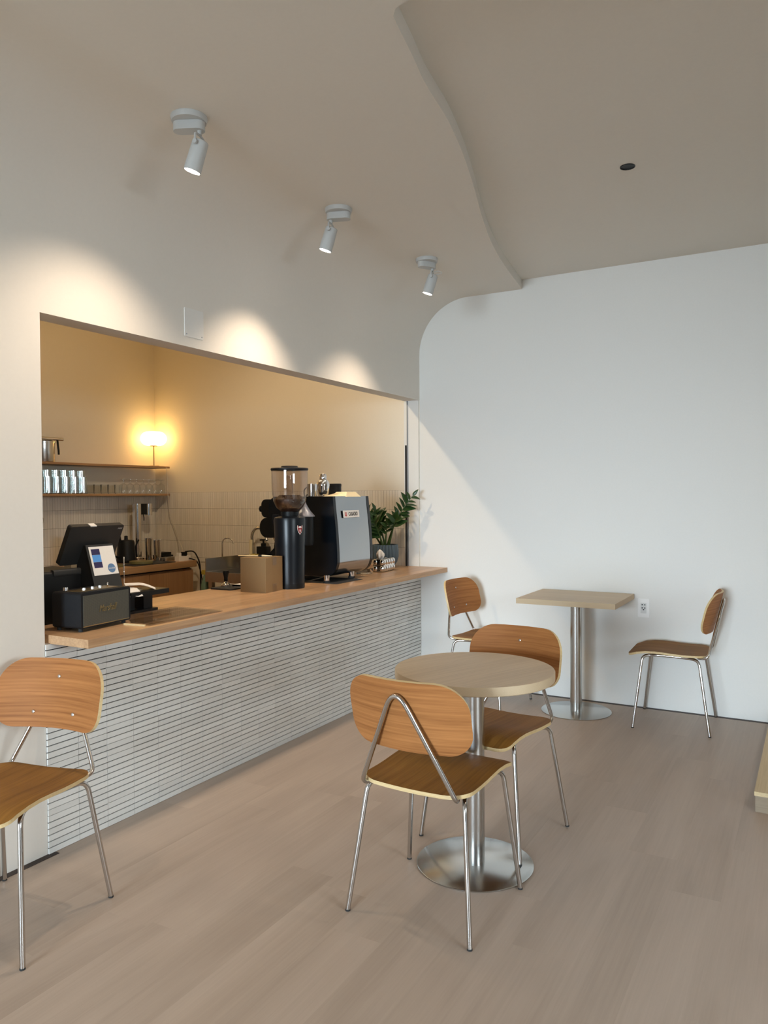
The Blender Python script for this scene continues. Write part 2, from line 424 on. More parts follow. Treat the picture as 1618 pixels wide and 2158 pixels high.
# wall behind the camera with the shop window
wr = MB()
wx0, wx1, wz0, wz1 = -2.35, 0.35, 0.12, 2.5
wr.box(XK, wx0, YR - 0.12, YR, 0, 2.95); wr.box(wx1, XR, YR - 0.12, YR, 0, 2.95)
wr.box(wx0, wx1, YR - 0.12, YR, 0, wz0); wr.box(wx0, wx1, YR - 0.12, YR, wz1, 2.95)
struct(wr.build('wall_front', M['taupe']))
wf = struct(MB().box(wx0, wx0 + 0.05, YR - 0.1, YR - 0.04, wz0, wz1).box(wx1 - 0.05, wx1, YR - 0.1, YR - 0.04, wz0, wz1)
            .box(wx0, wx1, YR - 0.1, YR - 0.04, wz0, wz0 + 0.05).box(wx0, wx1, YR - 0.1, YR - 0.04, wz1 - 0.05, wz1)
            .build('window_1', M['black']))
for px in (wx0 + 0.05, (wx0 + wx1) / 2 + 0.005):
    MB().box(px, px + (wx1 - wx0) / 2 - 0.06, YR - 0.075, YR - 0.067, wz0 + 0.05, wz1 - 0.05).build('pane', M['glass'], wf)
# kitchen shell
wall_kf = struct(MB().box(XW - 0.12, XW, 1.4, YB + 0.12, 0, 2.95).build('wall_kitchen_far', M['kwall']))
wall_kb = struct(MB().box(XW, XA, YB, YB + 0.12, 0, 2.95).build('wall_kitchen_back', M['kwall']))
struct(MB().box(XW - 0.12, XK, 1.28, 1.4, 0, 2.95).build('wall_kitchen_near', M['kwall']))

# ceiling: coved lower part with a wavy step up to the higher part
curve = [(-1.815, YB), (-1.776, 4.965), (-1.713, 4.573), (-1.628, 4.155), (-1.518, 3.744), (-1.418, 3.409), (-1.318, 3.05), (-1.248, 2.742),
         (-1.203, 2.45), (-1.166, 2.283), (-1.128, 2.10)]
def catmull(P, k=6):
    out = []
    for i in range(len(P) - 1):
        p0, p1, p2, p3 = P[max(i - 1, 0)], P[i], P[i + 1], P[min(i + 2, len(P) - 1)]
        for j in range(k):
            t = j / k
            out.append(tuple(0.5 * ((2 * p1[d]) + (-p0[d] + p2[d]) * t + (2 * p0[d] - 5 * p1[d] + 4 * p2[d] - p3[d]) * t * t + (-p0[d] + 3 * p1[d] - 3 * p2[d] + p3[d]) * t ** 3) for d in range(len(p1))))
    out.append(tuple(P[-1])); return out
edge = catmull(curve) + [(-1.118, 2.06), (-1.095, 2.033), (-1.06, 2.02), (-0.9, 2.005), (0.5, 1.98), (XR, 1.95)]
CR = 0.391
ce = MB()
poly = [(XA + CR, YB)] + edge + [(XR, YR), (XA + CR, YR)]
ce.add([(a, b, ZL) for a, b in poly], [tuple(range(len(poly)))])
n = len(edge)
ce.add([(a, b, ZL) for a, b in edge] + [(a, b, ZH) for a, b in edge], [(i, i + 1, n + i + 1, n + i) for i in range(n - 1)], 0, True)
ce.box(XA - 0.12, XR, YR, YB, ZH, ZH + 0.05)
cv = []; fs = []
K = 20
for k in range(K + 1):
    t = k / K * PI / 2
    px, pz = XA + CR - CR * math.cos(t), ZL - CR + CR * math.sin(t)
    cv += [(px, YR, pz), (px, YB, pz)]
ce.add(cv, [(2 * k, 2 * k + 1, 2 * k + 3, 2 * k + 2) for k in range(K)], 0, True)
ceil = struct(ce.build('ceiling', M['ceil']))
struct(MB().box(XW, XA - 0.02, 1.4, YB, 2.84, 2.95).build('ceiling_kitchen', M['ceil']))
# dark edge strips between floor and walls
struct(MB().box(XA, XA + 0.03, YR, 1.982, -0.004, 0.0015).build('baseboard_left', M['gap']))
struct(MB().box(XA + 0.24, XR, YB - 0.03, YB, -0.004, 0.0015).build('baseboard_back', M['gap']))
# metal edge of the opening at the back wall
tr = struct(MB().box(XK - 0.008, XA - 0.004, YB - 0.012, YB, ZC, ZT).build('trim_1', M['wall']))
MB().box(XK + 0.004, XK + 0.016, YB - 0.02, YB - 0.012, ZC, 1.78).build('rubber_seal', M['rubber'], tr)
MB().box(XK + 0.018, XK + 0.028, YB - 0.018, YB - 0.012, ZC, ZT).build('metal_edge', M['trim'], tr)

# ------------------------------------------------------------------ counter front tiles
TL, TH, TT = 0.1448, 0.0251, 0.006
MB().box(XA, XA + 0.0012, Y0, YB, 0, 0.827).build('grout_bed', M['grout'], wall_l)
rest = MB()
tile_data = {}
def tile_mesh(wd, th):
    key = (round(wd, 4), round(th, 4))
    if key not in tile_data:
        b = 0.0008
        m = MB()
        vs = [(0, 0, 0), (0, wd, 0), (0, wd, th), (0, 0, th), (TT, b, b), (TT, wd - b, b), (TT, wd - b, th - b), (TT, b, th - b)]
        m.add(vs, [(4, 5, 6, 7), (0, 1, 5, 4), (1, 2, 6, 5), (2, 3, 7, 6), (3, 0, 4, 7)])
        o = m.build('tile', M['tile']); tile_data[key] = o.data; bpy.data.objects.remove(o)
    return tile_data[key]
rng = random.Random(11)
ncol = int((YB - Y0) / TL) + 1
for c in range(ncol):
    ya = c * TL; yb = min((c + 1) * TL, YB - Y0) - 0.0007
    for r in range(33):
        za = r * TH + 0.0006; thin = rng.random() < 0.10
        th = min(TH - (0.0012 if thin else 0.0028), 0.8268 - za)
        if th < 0.004 or yb - ya < 0.01: continue
        jx = rng.uniform(-0.0004, 0.0004)
        if c < 9:
            link('tile', tile_mesh(yb - ya, th), wall_l, (XA + jx, Y0 + ya, za))
        else:
            b = 0.0008
            vs = [(0, ya, za), (0, yb, za), (0, yb, za + th), (0, ya, za + th), (TT + jx, ya + b, za + b), (TT + jx, yb - b, za + b), (TT + jx, yb - b, za + th - b), (TT + jx, ya + b, za + th - b)]
            rest.add(vs, [(4, 5, 6, 7), (0, 1, 5, 4), (1, 2, 6, 5), (2, 3, 7, 6), (3, 0, 4, 7)])
stuff(rest.build('far_tiles', M['tile'], wall_l, (XA, Y0, 0)))

# kitchen wall tiles (a few pixels wide each: joined)
def wall_tiles(axis, lo, hi, fixed, t):
    g = MB(); m = MB(); rows = []
    z = 1.439
    while z > 0.815:
        z2 = max(z - 0.1465, 0.814); rows.append((z2, z)); z = z2
    k = lo
    while k < hi - 0.004:
        k2 = min(k + 0.0249, hi)
        for z0, z1 in rows:
            a0, a1, b0, b1 = k + 0.0009, k2 - 0.0009, z0 + 0.0009, z1 - 0.0009
            d = 0.006 + rng.uniform(-0.0005, 0.0005)
            if axis == 'X': vs = [(a0, fixed, b0), (a1, fixed, b0), (a1, fixed, b1), (a0, fixed, b1), (a0, fixed - d, b0), (a1, fixed - d, b0), (a1, fixed - d, b1), (a0, fixed - d, b1)]
            else: vs = [(fixed, a0, b0), (fixed, a1, b0), (fixed, a1, b1), (fixed, a0, b1), (fixed + d, a0, b0), (fixed + d, a1, b0), (fixed + d, a1, b1), (fixed + d, a0, b1)]
            m.add(vs, [(4, 5, 6, 7), (0, 1, 5, 4), (1, 2, 6, 5), (2, 3, 7, 6), (3, 0, 4, 7)])
        k = k2
    if axis == 'X': g.box(lo, hi, fixed - 0.003, fixed, 0.814, 1.439)
    else: g.box(fixed, fixed + 0.003, lo, hi, 0.814, 1.439)
    g.build('grout_bed', M['kgrout'], t)
    stuff(m.build('wall_tiles', M['ktile'], t))
wall_tiles('X', XW + 0.007, XK - 0.01, YB, wall_kb)
wall_tiles('Y', 2.6, YB - 0.007, XW, wall_kf)

# ------------------------------------------------------------------ counter top
CX0, CX1, CY0 = -3.085, -2.395, 1.972
ct = thing('countertop', 'long wooden counter top of glued staves with the speaker and coffee machine', 'countertop', (0, 0, 0))
rows = 9; rw = (CX1 - CX0) / rows
rng = random.Random(5)
for r in range(rows):
    y = CY0; first_l = rng.uniform(0.35, 1.0)
    while y < YB - 0.001:
        ln = first_l if y == CY0 else rng.uniform(0.7, 1.25)
        y2 = min(y + ln, YB - 0.001)
        if YB - y2 < 0.25: y2 = YB - 0.001
        MB().box(-rw / 2, rw / 2 - 0.0002, -(y2 - y) / 2, (y2 - y) / 2 - 0.0002, -0.0335, 0).build('stave', M['counter'], ct, (CX0 + rw * (r + 0.5), (y + y2) / 2, ZC))
        y = y2

# ------------------------------------------------------------------ chairs
def plate(half_w, y0, y1, rc, zf, th, name, mats, parent, vertical=False):
    """rounded-rectangle plywood shell; zf(u, v) -> point; u across, v along; offset th along -normal"""
    N = 9; pts = []
    def rr(k): return rc[k]
    cs = [(half_w - rc[0], y1 - rc[0], 0, rc[0]), (-half_w + rc[1], y1 - rc[1], 1, rc[1]), (-half_w + rc[2], y0 + rc[2], 2, rc[2]), (half_w - rc[3], y0 + rc[3], 3, rc[3])]
    for i, (cx, cy, st, r) in enumerate(cs):
        for k in range(N + 1):
            t = (st + k / N) * PI / 2; pts.append((cx + r * math.cos(t), cy + r * math.sin(t)))
        nx = cs[(i + 1) % 4]; r2 = nx[3]; t2 = nx[2] * PI / 2
        e = (nx[0] + r2 * math.cos(t2), nx[1] + r2 * math.sin(t2)); a = pts[-1]
        for k in range(1, 6): pts.append((a[0] + (e[0] - a[0]) * k / 6, a[1] + (e[1] - a[1]) * k / 6))
    n = len(pts); cy = (y0 + y1) / 2
    scl = [1, 0.97, 0.88, 0.72, 0.52, 0.3, 0.12]
    def nrm(u, v):
        e = 1e-3; p = Vector(zf(u, v)); a = Vector(zf(u + e, v)) - p; b = Vector(zf(u, v + e)) - p
        return a.cross(b).normalized()
    top = []; bot = []
    for s_ in scl:
        for u, v in pts:
            uu, vv = u * s_, cy + (v - cy) * s_
            p = Vector(zf(uu, vv)); q = nrm(uu, vv); top.append(p); bot.append(p - q * th)
    cen = Vector(zf(0, cy)); qc = nrm(0, cy)
    R_ = len(scl); m = MB()
    fs = []
    for j in range(R_ - 1):
        for k in range(n):
            k2 = (k + 1) % n; fs.append((j * n + k, j * n + k2, (j + 1) * n + k2, (j + 1) * n + k))
    cap = [((R_ - 1) * n + k, (R_ - 1) * n + (k + 1) % n, R_ * n) for k in range(n)]
    m.add(top + [cen], fs + cap, 0, True)
    m.add(bot + [cen - qc * th], [f[::-1] for f in fs + cap], 0, True)
    m.add(top[:n] + bot[:n], [(k, (k + 1) % n, n + (k + 1) % n, n + k) for k in range(n)], 1, False)
    return m.build(name, mats, parent)
def interp(t, tab):
    for (a, va), (b, vb) in zip(tab, tab[1:]):
        if t <= b:
            s = (t - a) / (b - a); s = s * s * (3 - 2 * s); return va + (vb - va) * s
    return tab[-1][1]
SEATZ = [(-0.20, 0.456), (-0.06, 0.455), (0.10, 0.463), (0.165, 0.460), (0.255, 0.437)]
def seat_f(u, v): return (u, v, interp(v, SEATZ) - 0.008 * math.cos(min(abs(u) / 0.195, 1) * PI / 2) * (1 if v < 0.12 else max(0, 1 - (v - 0.12) / 0.1)))
def back_f(u, v):
    # v is height along the rest, concave to the sitter
    s = (v - 0.585) / 0.235
    y = -0.205 - 0.055 * s + 0.055 * (abs(u) / 0.217) ** 2.0
    return (-u, y, v)
def make_chair(label):
    t = thing('cafe_chair', label, 'chair', group='plywood cafe chairs')
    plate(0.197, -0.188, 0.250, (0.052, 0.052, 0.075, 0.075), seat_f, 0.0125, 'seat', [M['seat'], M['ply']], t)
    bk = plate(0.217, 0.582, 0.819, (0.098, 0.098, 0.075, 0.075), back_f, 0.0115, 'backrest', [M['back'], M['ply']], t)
    for sx, sz in ((0, 0.757), (-0.083, 0.634), (0.083, 0.634)):
        p = back_f(sx, sz)
        m = MB().lathe([(0.0001, 0.003), (0.0035, 0.003), (0.0055, 0.0022), (0.0062, 0)], 12)
        m.build('screw', M['steel'], bk, (p[0], p[1] + 0.0005, p[2]), (-PI / 2 + 0.22, 0, 0))
    # triangular back frame, closed under the seat
    def ap(x, z):
        s = (z - 0.442) / 0.338
        return (x, -0.197 - 0.078 * s, z)
    path = fillet([(-0.176, -0.197, 0.440), ap(0.0, 0.812), (0.176, -0.197, 0.440), (0.150, -0.138, 0.434), (-0.150, -0.138, 0.434)], [0.032, 0.095, 0.032, 0.03, 0.03], 9, True)
    MB().tube(path, 0.0080, 10, closed=True).build('back_frame', M['tube'], t)
    # side frames: front leg, rail under the seat, rear leg
    for s in (-1, 1):
        def side(pts): return [(s * x, y, z) for x, y, z in pts]
        MB().tube(side(fillet([(0.225, 0.2135, 0.004), (0.180, 0.163, 0.432), (0.150, 0.10, 0.4335), (0.148, 0.02, 0.433)], [0, 0.05, 0.03, 0], 6)), 0.0085, 10).build('leg', M['tube'], t)
        MB().tube(side(fillet([(0.148, 0.02, 0.433), (0.150, -0.08, 0.430), (0.180, -0.150, 0.429), (0.225, -0.2135, 0.004)], [0, 0.03, 0.05, 0], 6)), 0.0085, 10).build('leg', M['tube'], t)
        for yy in (0.2135, -0.2135):
            MB().cyl(0.0088, 0.0088, 0, 0.006, 10, (s * 0.225, yy)).build('foot_cap', M['rubber'], t)
    return t
proto = make_chair('')
spots = [((-1.143, 2.381, 0), math.radians(-1.65), 'oak plywood chair seen from behind, its tube back frame towards us, front of round table'),
         ((-1.161, 2.985, 0), math.radians(172), 'oak plywood chair tucked in on the far side of the round table'),
         ((-2.316, 1.588, 0), math.radians(193.5), 'oak plywood chair cut by the left picture edge, beside the tiled counter'),
         ((-1.941, 4.856, 0), math.radians(-96.6), 'oak plywood chair at the back under the counter end, left of the square table'),
         ((-0.7525, 4.951, 0), math.radians(92), 'oak plywood chair in side view right of the square table, near the wall outlet')]
for i, (loc, rz, lab) in enumerate(spots):
    c = proto if i == 0 else copy_tree(proto)
    c.location = loc; c.rotation_euler = (0, 0, rz); c['label'] = lab
    if i == 1:   # its near foot stands on the steel disc of the table base
        c.rotation_euler = (0, math.radians(0.75), math.radians(172)); c.location.z = 0.003

# ------------------------------------------------------------------ tables
def table_base(t):
    MB().lathe([(0.0, 0.0), (0.220, 0.0), (0.221, 0.002), (0.221, 0.0045), (0.218, 0.006), (0.0, 0.0065)], 64).build('base_disc', M['disc'], t)
    MB().lathe([(0.0375, 0.006), (0.0375, 0.712)], 40).build('column', M['steel'], t)
    MB().box(-0.14, 0.14, -0.02, 0.02, 0.701, 0.711).box(-0.02, 0.02, -0.14, 0.14, 0.701, 0.711).build('top_bracket', M['black'], t)
t = thing('round_table', 'round wood-look cafe table on a polished steel column and disc', 'table', (-1.128, 2.690, 0), math.radians(68))
m = MB().lathe([(0.296, 0.711), (0.3, 0.714), (0.3, 0.742), (0.2985, 0.745)], 72, mi=1)
m.disc(0.2985, 0.745, 72); m.disc(0.296, 0.711, 72, up=False)
m.build('table_top', [M['table'], M['table_edge']], t)
table_base(t)
t = thing('square_table', 'square wood-look cafe table on a steel column against the back wall', 'table', (-1.352, 4.915, 0))
m = MB().box(-0.308, 0.308, -0.272, 0.276, 0.712, 0.745)
m.mi = [0, 0, 1, 1, 1, 1]
m.build('table_top', [M['table'], M['table_edge']], t)
table_base(t)

# ------------------------------------------------------------------ low platform at the right edge
t = thing('platform', 'low pale wooden platform at the right picture edge by the back wall', 'platform', (-0.235, 3.715, 0))
MB().box(0, 1.6, 0, 1.49, 0.072, 0.09).build('platform_top', M['platform'], t)
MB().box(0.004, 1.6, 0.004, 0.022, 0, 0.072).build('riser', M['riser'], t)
MB().box(0.004, 0.022, 0.022, 1.49, 0, 0.072).build('side_board', M['platform'], t)

# ------------------------------------------------------------------ ceiling spots
def spot(loc, label, aim, body_len, arm_dir, power, cone, loop=False, blend=1.0):
    t = thing('ceiling_spotlight', label, 'spotlight', loc, 0, 'ceiling spotlights along the counter')
    MB().lathe([(0.0, -0.0), (0.068, 0.0), (0.069, -0.004), (0.065, -0.020), (0.0, -0.021)], 40).build('ceiling_rose', M['lampwhite'], t)
    a = Vector((math.cos(arm_dir), math.sin(arm_dir), 0)); b = Vector((-a.y, a.x, 0))
    # oblong driver housing hung under the rose
    pts = []
    for sgn in (1, -1):
        for k in range(9):
            th_ = (-PI / 2 + PI * k / 8) + (0 if sgn > 0 else PI)
            p = a * (sgn * 0.034) + a * (0.027 * math.cos(th_)) + b * (0.027 * math.sin(th_)); pts.append((p.x, p.y))
    MB().prism(pts, 'Z', -0.054, -0.021, smooth=True).build('driver_housing', M['lampwhite'], t)
    piv = Vector((0, 0, -0.108)) + a * 0.04
    d = Vector(aim).normalized()
    side = d.cross(Vector((0, 0, 1))).normalized()
    MB().cyl(0.009, 0.009, -0.070, -0.054, 12, (a.x * 0.04, a.y * 0.04)).build('stem', M['lampwhite'], t)
    # fork: two arms to the pivot
    fk = MB()
    top = Vector((a.x * 0.04, a.y * 0.04, -0.070))
    for s in (-1, 1):
        path = fillet([top, top + side * (s * 0.037) + Vector((0, 0, -0.004)), piv + side * (s * 0.037)], 0.012, 4)
        fk.tube(path, 0.0045, 8)
    fk.build('fork', M['lampwhite'], t)
    rot = Vector((0, 0, -1)).rotation_difference(d).to_euler()
    h = MB().lathe([(0.0, 0.016), (0.028, 0.016), (0.0305, 0.013), (0.0322, -body_len * 0.5), (0.033, -body_len), (0.030, -body_len), (0.029, -body_len + 0.01)], 32)
    head = h.build('lamp_head', M['lampwhite'], t, piv, rot)
    MB().disc(0.0305, -body_len + 0.004, 28, up=False).build('lens', M['spotglow'], head)
    for s in (-1, 1):
        k = MB().lathe([(0.0, 0.004), (0.008, 0.004), (0.0095, 0.0), (0.0095, -0.004)], 14)
        k.build('pivot_knob', M['lampwhite'], t, piv + side * (s * 0.040), (Vector((0, 0, 1)).rotation_difference(side * s)).to_euler())
    if loop:
        MB().tube(fillet([piv + Vector((0, 0, 0.03)), piv + Vector((0.03, 0.02, 0.045)), piv + Vector((0.055, 0.03, 0.03)), piv + Vector((0.04, 0.02, 0.02)), piv + Vector((0.01, 0, 0.016))], 0.02, 4), 0.002, 6).build('power_wire', M['lampwhite'], t)
    L = bpy.data.lights.new('spot_beam', 'SPOT'); L.energy = power; L.spot_size = cone; L.spot_blend = blend; L.color = (1.0, 0.79, 0.59); L.shadow_soft_size = 0.028
    lo = bpy.data.objects.new('spot_beam', L); COL.objects.link(lo); lo.parent = t
    lo.location = piv + d * (body_len + 0.012); lo.rotation_euler = rot
spot((-2.087, 2.215, ZL), 'nearest and largest white ceiling spotlight, at the left of the row', (-0.31, -0.09, -0.945), 0.10, math.radians(25), 50, math.radians(108))
spot((-2.105, 3.29, ZL), 'middle white ceiling spotlight of the row above the counter', (-0.30, -0.08, -0.945), 0.10, math.radians(200), 62, math.radians(91))
spot((-2.085, 4.253, ZL), 'farthest white ceiling spotlight, with a looped wire, near the back wall', (-0.30, -0.08, -0.945), 0.10, math.radians(60), 62, math.radians(89), True)
# unseen spots added to light floor and tables: row continued, two on higher ceiling
spot((-2.09, 1.13, ZL), 'added unseen white spotlight over the near end of the counter wall, above the picture', (-0.36, -0.05, -0.93), 0.088, math.radians(20), 15, math.radians(104))
spot((-2.09, 0.05, ZL), 'added unseen white spotlight next to the camera by the left wall', (0.05, 0.25, -0.95), 0.088, math.radians(20), 22, math.radians(115))
spot((0.75, 2.5, ZH), 'added unseen white spotlight on the higher ceiling right of the round table', (-0.55, 0.10, -0.83), 0.088, math.radians(60), 26, math.radians(110))
spot((0.9, 4.05, ZH), 'added unseen white spotlight on the higher ceiling above the low platform', (-0.55, 0.0, -0.83), 0.088, math.radians(60), 18, math.radians(110))
# small round hole in the higher ceiling
tag(MB().lathe([(0.034, 0.0), (0.034, -0.003), (0.030, -0.003), (0.029, 0.0), (0.0, 0.0005)], 24, mi=0).build('ceiling_hole_ring', [M['black']], None, (-0.769, 3.667, ZH - 0.0006)),
    'small dark round opening in the higher white ceiling', 'ceiling hole')
# access cover on the wall above the opening
t = thing('access_cover', 'white painted access cover on the wall above the serving opening', 'wall cover', (XA, 2.797, 2.231))
MB().rbox(0, 0.004, -0.064, 0.064, -0.068, 0.068, 0.006, 'X').build('cover_plate', M['wall'], t)
for sy, sz in ((-0.052, -0.056), (0.052, -0.056)):
    MB().lathe([(0.0, 0.001), (0.003, 0.001), (0.0035, 0)], 10).build('screw', M['trim'], t, (0.004, sy, sz), (0, PI / 2, 0))
# wall outlet
t = thing('wall_outlet', 'white wall outlet right of the square table', 'outlet', (-0.987, YB, 0.653))
MB().rbox(-0.036, 0.036, -0.007, 0, -0.06, 0.06, 0.005, 'Y').build('cover_plate', M['white'], t)
MB().rbox(-0.018, 0.018, -0.0095, -0.007, -0.034, 0.034, 0.002, 'Y').build('socket_insert', plain('grey_white_plastic', (0.68, 0.68, 0.66), 0.4), t)
for px, pz, wd in ((-0.008, 0.022, 0.004), (0.008, 0.022, 0.004), (-0.008, 0.001, 0.004), (0.008, 0.001, 0.004), (0.0, -0.010, 0.0045)):
    MB().box(px - wd, px + wd, -0.0101, -0.0095, pz - 0.0032, pz + 0.0032).build('pin_hole', M['black'], t)

# ------------------------------------------------------------------ things on the counter
# speaker
t = thing('speaker', 'black box speaker with woven grille and script lettering on the counter end', 'speaker', (-2.634, 2.192, ZC), 0.10)
bd = MB().rbox(-0.076, 0.070, -0.139, 0.139, 0.013, 0.157, 0.012, 'X').build('body', M['vinyl'], t)
fr = MB()
fr.rbox(0.070, 0.077, -0.139, 0.139, 0.013, 0.157, 0.012, 'X')
fr.build('front_frame', M['vinyl'], t)
MB().box(0.077, 0.0785, -0.128, 0.128, 0.023, 0.1455).build('grille_cloth', M['grille'], t)
MB().box(0.077, 0.0795, -0.129, 0.129, 0.0195, 0.023).build('gold_piping', M['brass'], t)
text('lettering', 'Marshall', 0.040, M['silverprint'], t, (0.0795, 0.003, 0.083), (PI / 2, 0, PI / 2), shear=0.35, extrude=0.0012, xscale=0.72).data.materials[0] = M['brass']
MB().box(-0.035, 0.045, -0.105, 0.105, 0.157, 0.1585).build('control_panel', M['brass'], t)
for k, yy in enumerate((-0.058, -0.012, 0.03)):
    MB().cyl(0.0085, 0.0075, 0.1585, 0.168, 16, (0.012, yy)).build('knob', M['chrome'], t)
MB().cyl(0.011, 0.010, 0.1585, 0.172, 16, (-0.05, -0.095)).build('knob', M['chrome'], t)
MB().tube([(0.012, 0.074, 0.1585), (0.012, 0.076, 0.178)], 0.0035, 8, rads=[0.0025, 0.0042]).build('toggle_switch', M['chrome'], t)
for fx in (-0.06, 0.055):
    for fy in (-0.12, 0.12):
        MB().cyl(0.009, 0.009, 0, 0.013, 10, (fx, fy)).build('foot', M['rubber'], t)
# receipt printer
t = thing('receipt_printer', 'black receipt printer behind the speaker at the opening edge', 'printer', (-2.92, 2.16, ZC))
pr_ = [(-0.10, 0), (0.085, 0), (0.085, 0.205)] + [(0.065 + 0.02 * math.cos(k * PI / 12), 0.205 + 0.02 * math.sin(k * PI / 12)) for k in range(1, 7)] + [(-0.10, 0.228)]
MB().prism(pr_, 'Y', -0.145, 0.138, smooth=True).build('body', M['black'], t)
MB().rbox(0.062, 0.088, 0.0, 0.139, 0.196, 0.229, 0.011, 'Y').build('paper_cover', M['darkgrey'], t)
MB().cyl(0.003, 0.003, 0, 0.002, 10).build('status_light', M['led'], t, (0.085, -0.112, 0.075), (0, PI / 2, 0))
# point of sale terminal
t = thing('sales_terminal', 'dark sales terminal seen from behind with a small tilted customer display', 'terminal', (-2.852, 2.39, ZC))
MB().rbox(-0.09, 0.11, -0.075, 0.085, 0, 0.018, 0.02, 'Z').build('base', M['black'], t)
sc_ = MB().rbox(-0.012, 0.012, -0.146, 0.146, -0.096, 0.096, 0.010, 'X')
sc_o = sc_.build('screen', M['darkgrey'], t, (0.0, -0.02, 0.330), (0, math.atan2(0.084, 0.168), 0))
MB().box(-0.0125, -0.0118, -0.138, 0.138, -0.085, 0.088).build('screen_glass', M['blackgl'], sc_o)
MB().box(-0.010, 0.014, -0.045, -0.012, 0.0935, 0.0985).build('paper_tab', M['paper'], sc_o)
text('lettering', 'POS', 0.010, M['silverprint'], sc_o, (0.0122, 0.125, 0.078), (PI / 2, 0, PI / 2), shear=0.3, extrude=0.0002, xscale=1.3)
ns = MB()
prof = [(0.10, 0.012), (0.085, 0.012), (-0.01, 0.30), (-0.02, 0.335), (0.02, 0.330)]
MB().prism([(0.120, 0.015), (0.030, 0.015), (-0.035, 0.22), (-0.03, 0.27), (0.010, 0.325), (0.0225, 0.325)], 'Y', -0.070, 0.074, smooth=False).build('stand', M['darkgrey'], t)
# front face of the stand runs from (0.1200, 0.015) to (0.0225, 0.325)
ang = math.atan2(0.0975, 0.310)
dsp = MB().rbox(0.0, 0.006, -0.074, 0.078, -0.168, 0.162, 0.008, 'X').build('customer_display', M['darkgrey'], t, (0.0715, 0, 0.170), (0, -ang, 0))
MB().box(0.006, 0.0066, -0.062, 0.074, 0.020, 0.152).build('sticker', M['paper'], dsp)
for z0, z1, mt in ((0.114, 0.141, 'navy'), (0.081, 0.1135, 'blue'), (0.054, 0.0805, 'navy')):
    MB().box(0.0066, 0.0069, -0.052, -0.006, z0, z1).build('print_block', M[mt], dsp)
MB().lathe([(0.0, 0.0005), (0.021, 0.0005), (0.021, 0.0)], 28).build('round_badge', M['badge_blue'], dsp, (0.0066, 0.040, 0.048), (0, PI / 2, 0))
text('lettering', 'two.bid', 0.0115, M['paper'], dsp, (0.0073, 0.040, 0.048), (PI / 2, 0, PI / 2), extrude=0.0002)
# note spike on a small black stand
t = thing('note_stand', 'small black stand with paper receipts on a steel spike, right of the speaker', 'note stand', (-2.79, 2.60, ZC))
MB().box(-0.085, 0.07, -0.12, 0.115, 0.078, 0.100).build('tray', M['black'], t)
MB().box(-0.03, 0.03, -0.01, 0.045, 0.012, 0.078).build('post', M['black'], t)
MB().box(-0.03, 0.02, -0.10, -0.055, 0.012, 0.078).build('post', M['black'], t)
MB().box(-0.06, 0.05, -0.11, 0.06, 0, 0.012).build('foot_plate', M['black'], t)
MB().tube([(-0.045, -0.058, 0.10), (-0.045, -0.058, 0.258)], 0.002, 8, rads=[0.0012, 0.0028]).build('spike', M['chrome'], t)
def sheet(w_, l_, f, name, mat, parent, loc, rz):
    m = MB(); nu, nv = 3, 9; th = 0.0012
    top = []; 
    for j in range(nv + 1):
        for i in range(nu + 1):
            u = (i / nu - 0.5) * w_; v = j / nv * l_; top.append((v, u, f(v / l_, i / nu)))
    fs = [(j * (nu + 1) + i, j * (nu + 1) + i + 1, (j + 1) * (nu + 1) + i + 1, (j + 1) * (nu + 1) + i) for j in range(nv) for i in range(nu)]
    m.add(top, fs, 0, True); m.add([(a, b, c - th) for a, b, c in top], [q[::-1] for q in fs], 0, True)
    return m.build(name, mat, parent, loc, (0, 0, rz))
sheet(0.075, 0.15, lambda v, u: 0.018 - 0.050 * max(0, v - 0.45) ** 1.5 * 1.6 + 0.004 * u, 'receipt', M['paper'], t, (-0.055, -0.045, 0.1065), 0.9)
sheet(0.07, 0.13, lambda v, u: 0.012 - 0.09 * max(0, v - 0.55) ** 1.3 + 0.003 * math.sin(6 * u), 'receipt', M['paper'], t, (-0.055, -0.06, 0.103), -0.25)
sheet(0.06, 0.12, lambda v, u: 0.006 - 0.01 * v, 'receipt', M['paper'], t, (-0.055, -0.055, 0.101), 0.35)
# clear acrylic sheet lying on the counter
t = thing('acrylic_sheet', 'clear acrylic sheet lying flat on the counter, right of the speaker', 'sheet', (-2.425, 2.31, ZC))
MB().add([(0.0, 0.0, 0.006), (0.0, 0.45, 0.006), (-0.29, 0.44, 0.006), (-0.29, 0.13, 0.006), (-0.10, -0.01, 0.006),
          (0.0, 0.0, 0.0), (0.0, 0.45, 0.0), (-0.29, 0.44, 0.0), (-0.29, 0.13, 0.0), (-0.10, -0.01, 0.0)],
         [(0, 1, 2, 3, 4), (9, 8, 7, 6, 5), (0, 5, 6, 1), (1, 6, 7, 2), (2, 7, 8, 3), (3, 8, 9, 4), (4, 9, 5, 0)]).build('acrylic_plate', M['clear'], t)
tag(MB().box(-0.055, 0.055, -0.004, 0.004, 0, 0.007).build('wood_stick', M['ply'], None, (-2.49, 2.286, ZC), (0, 0, 0.12)), 'short pale wooden stick at the near edge of the acrylic sheet', 'stick')
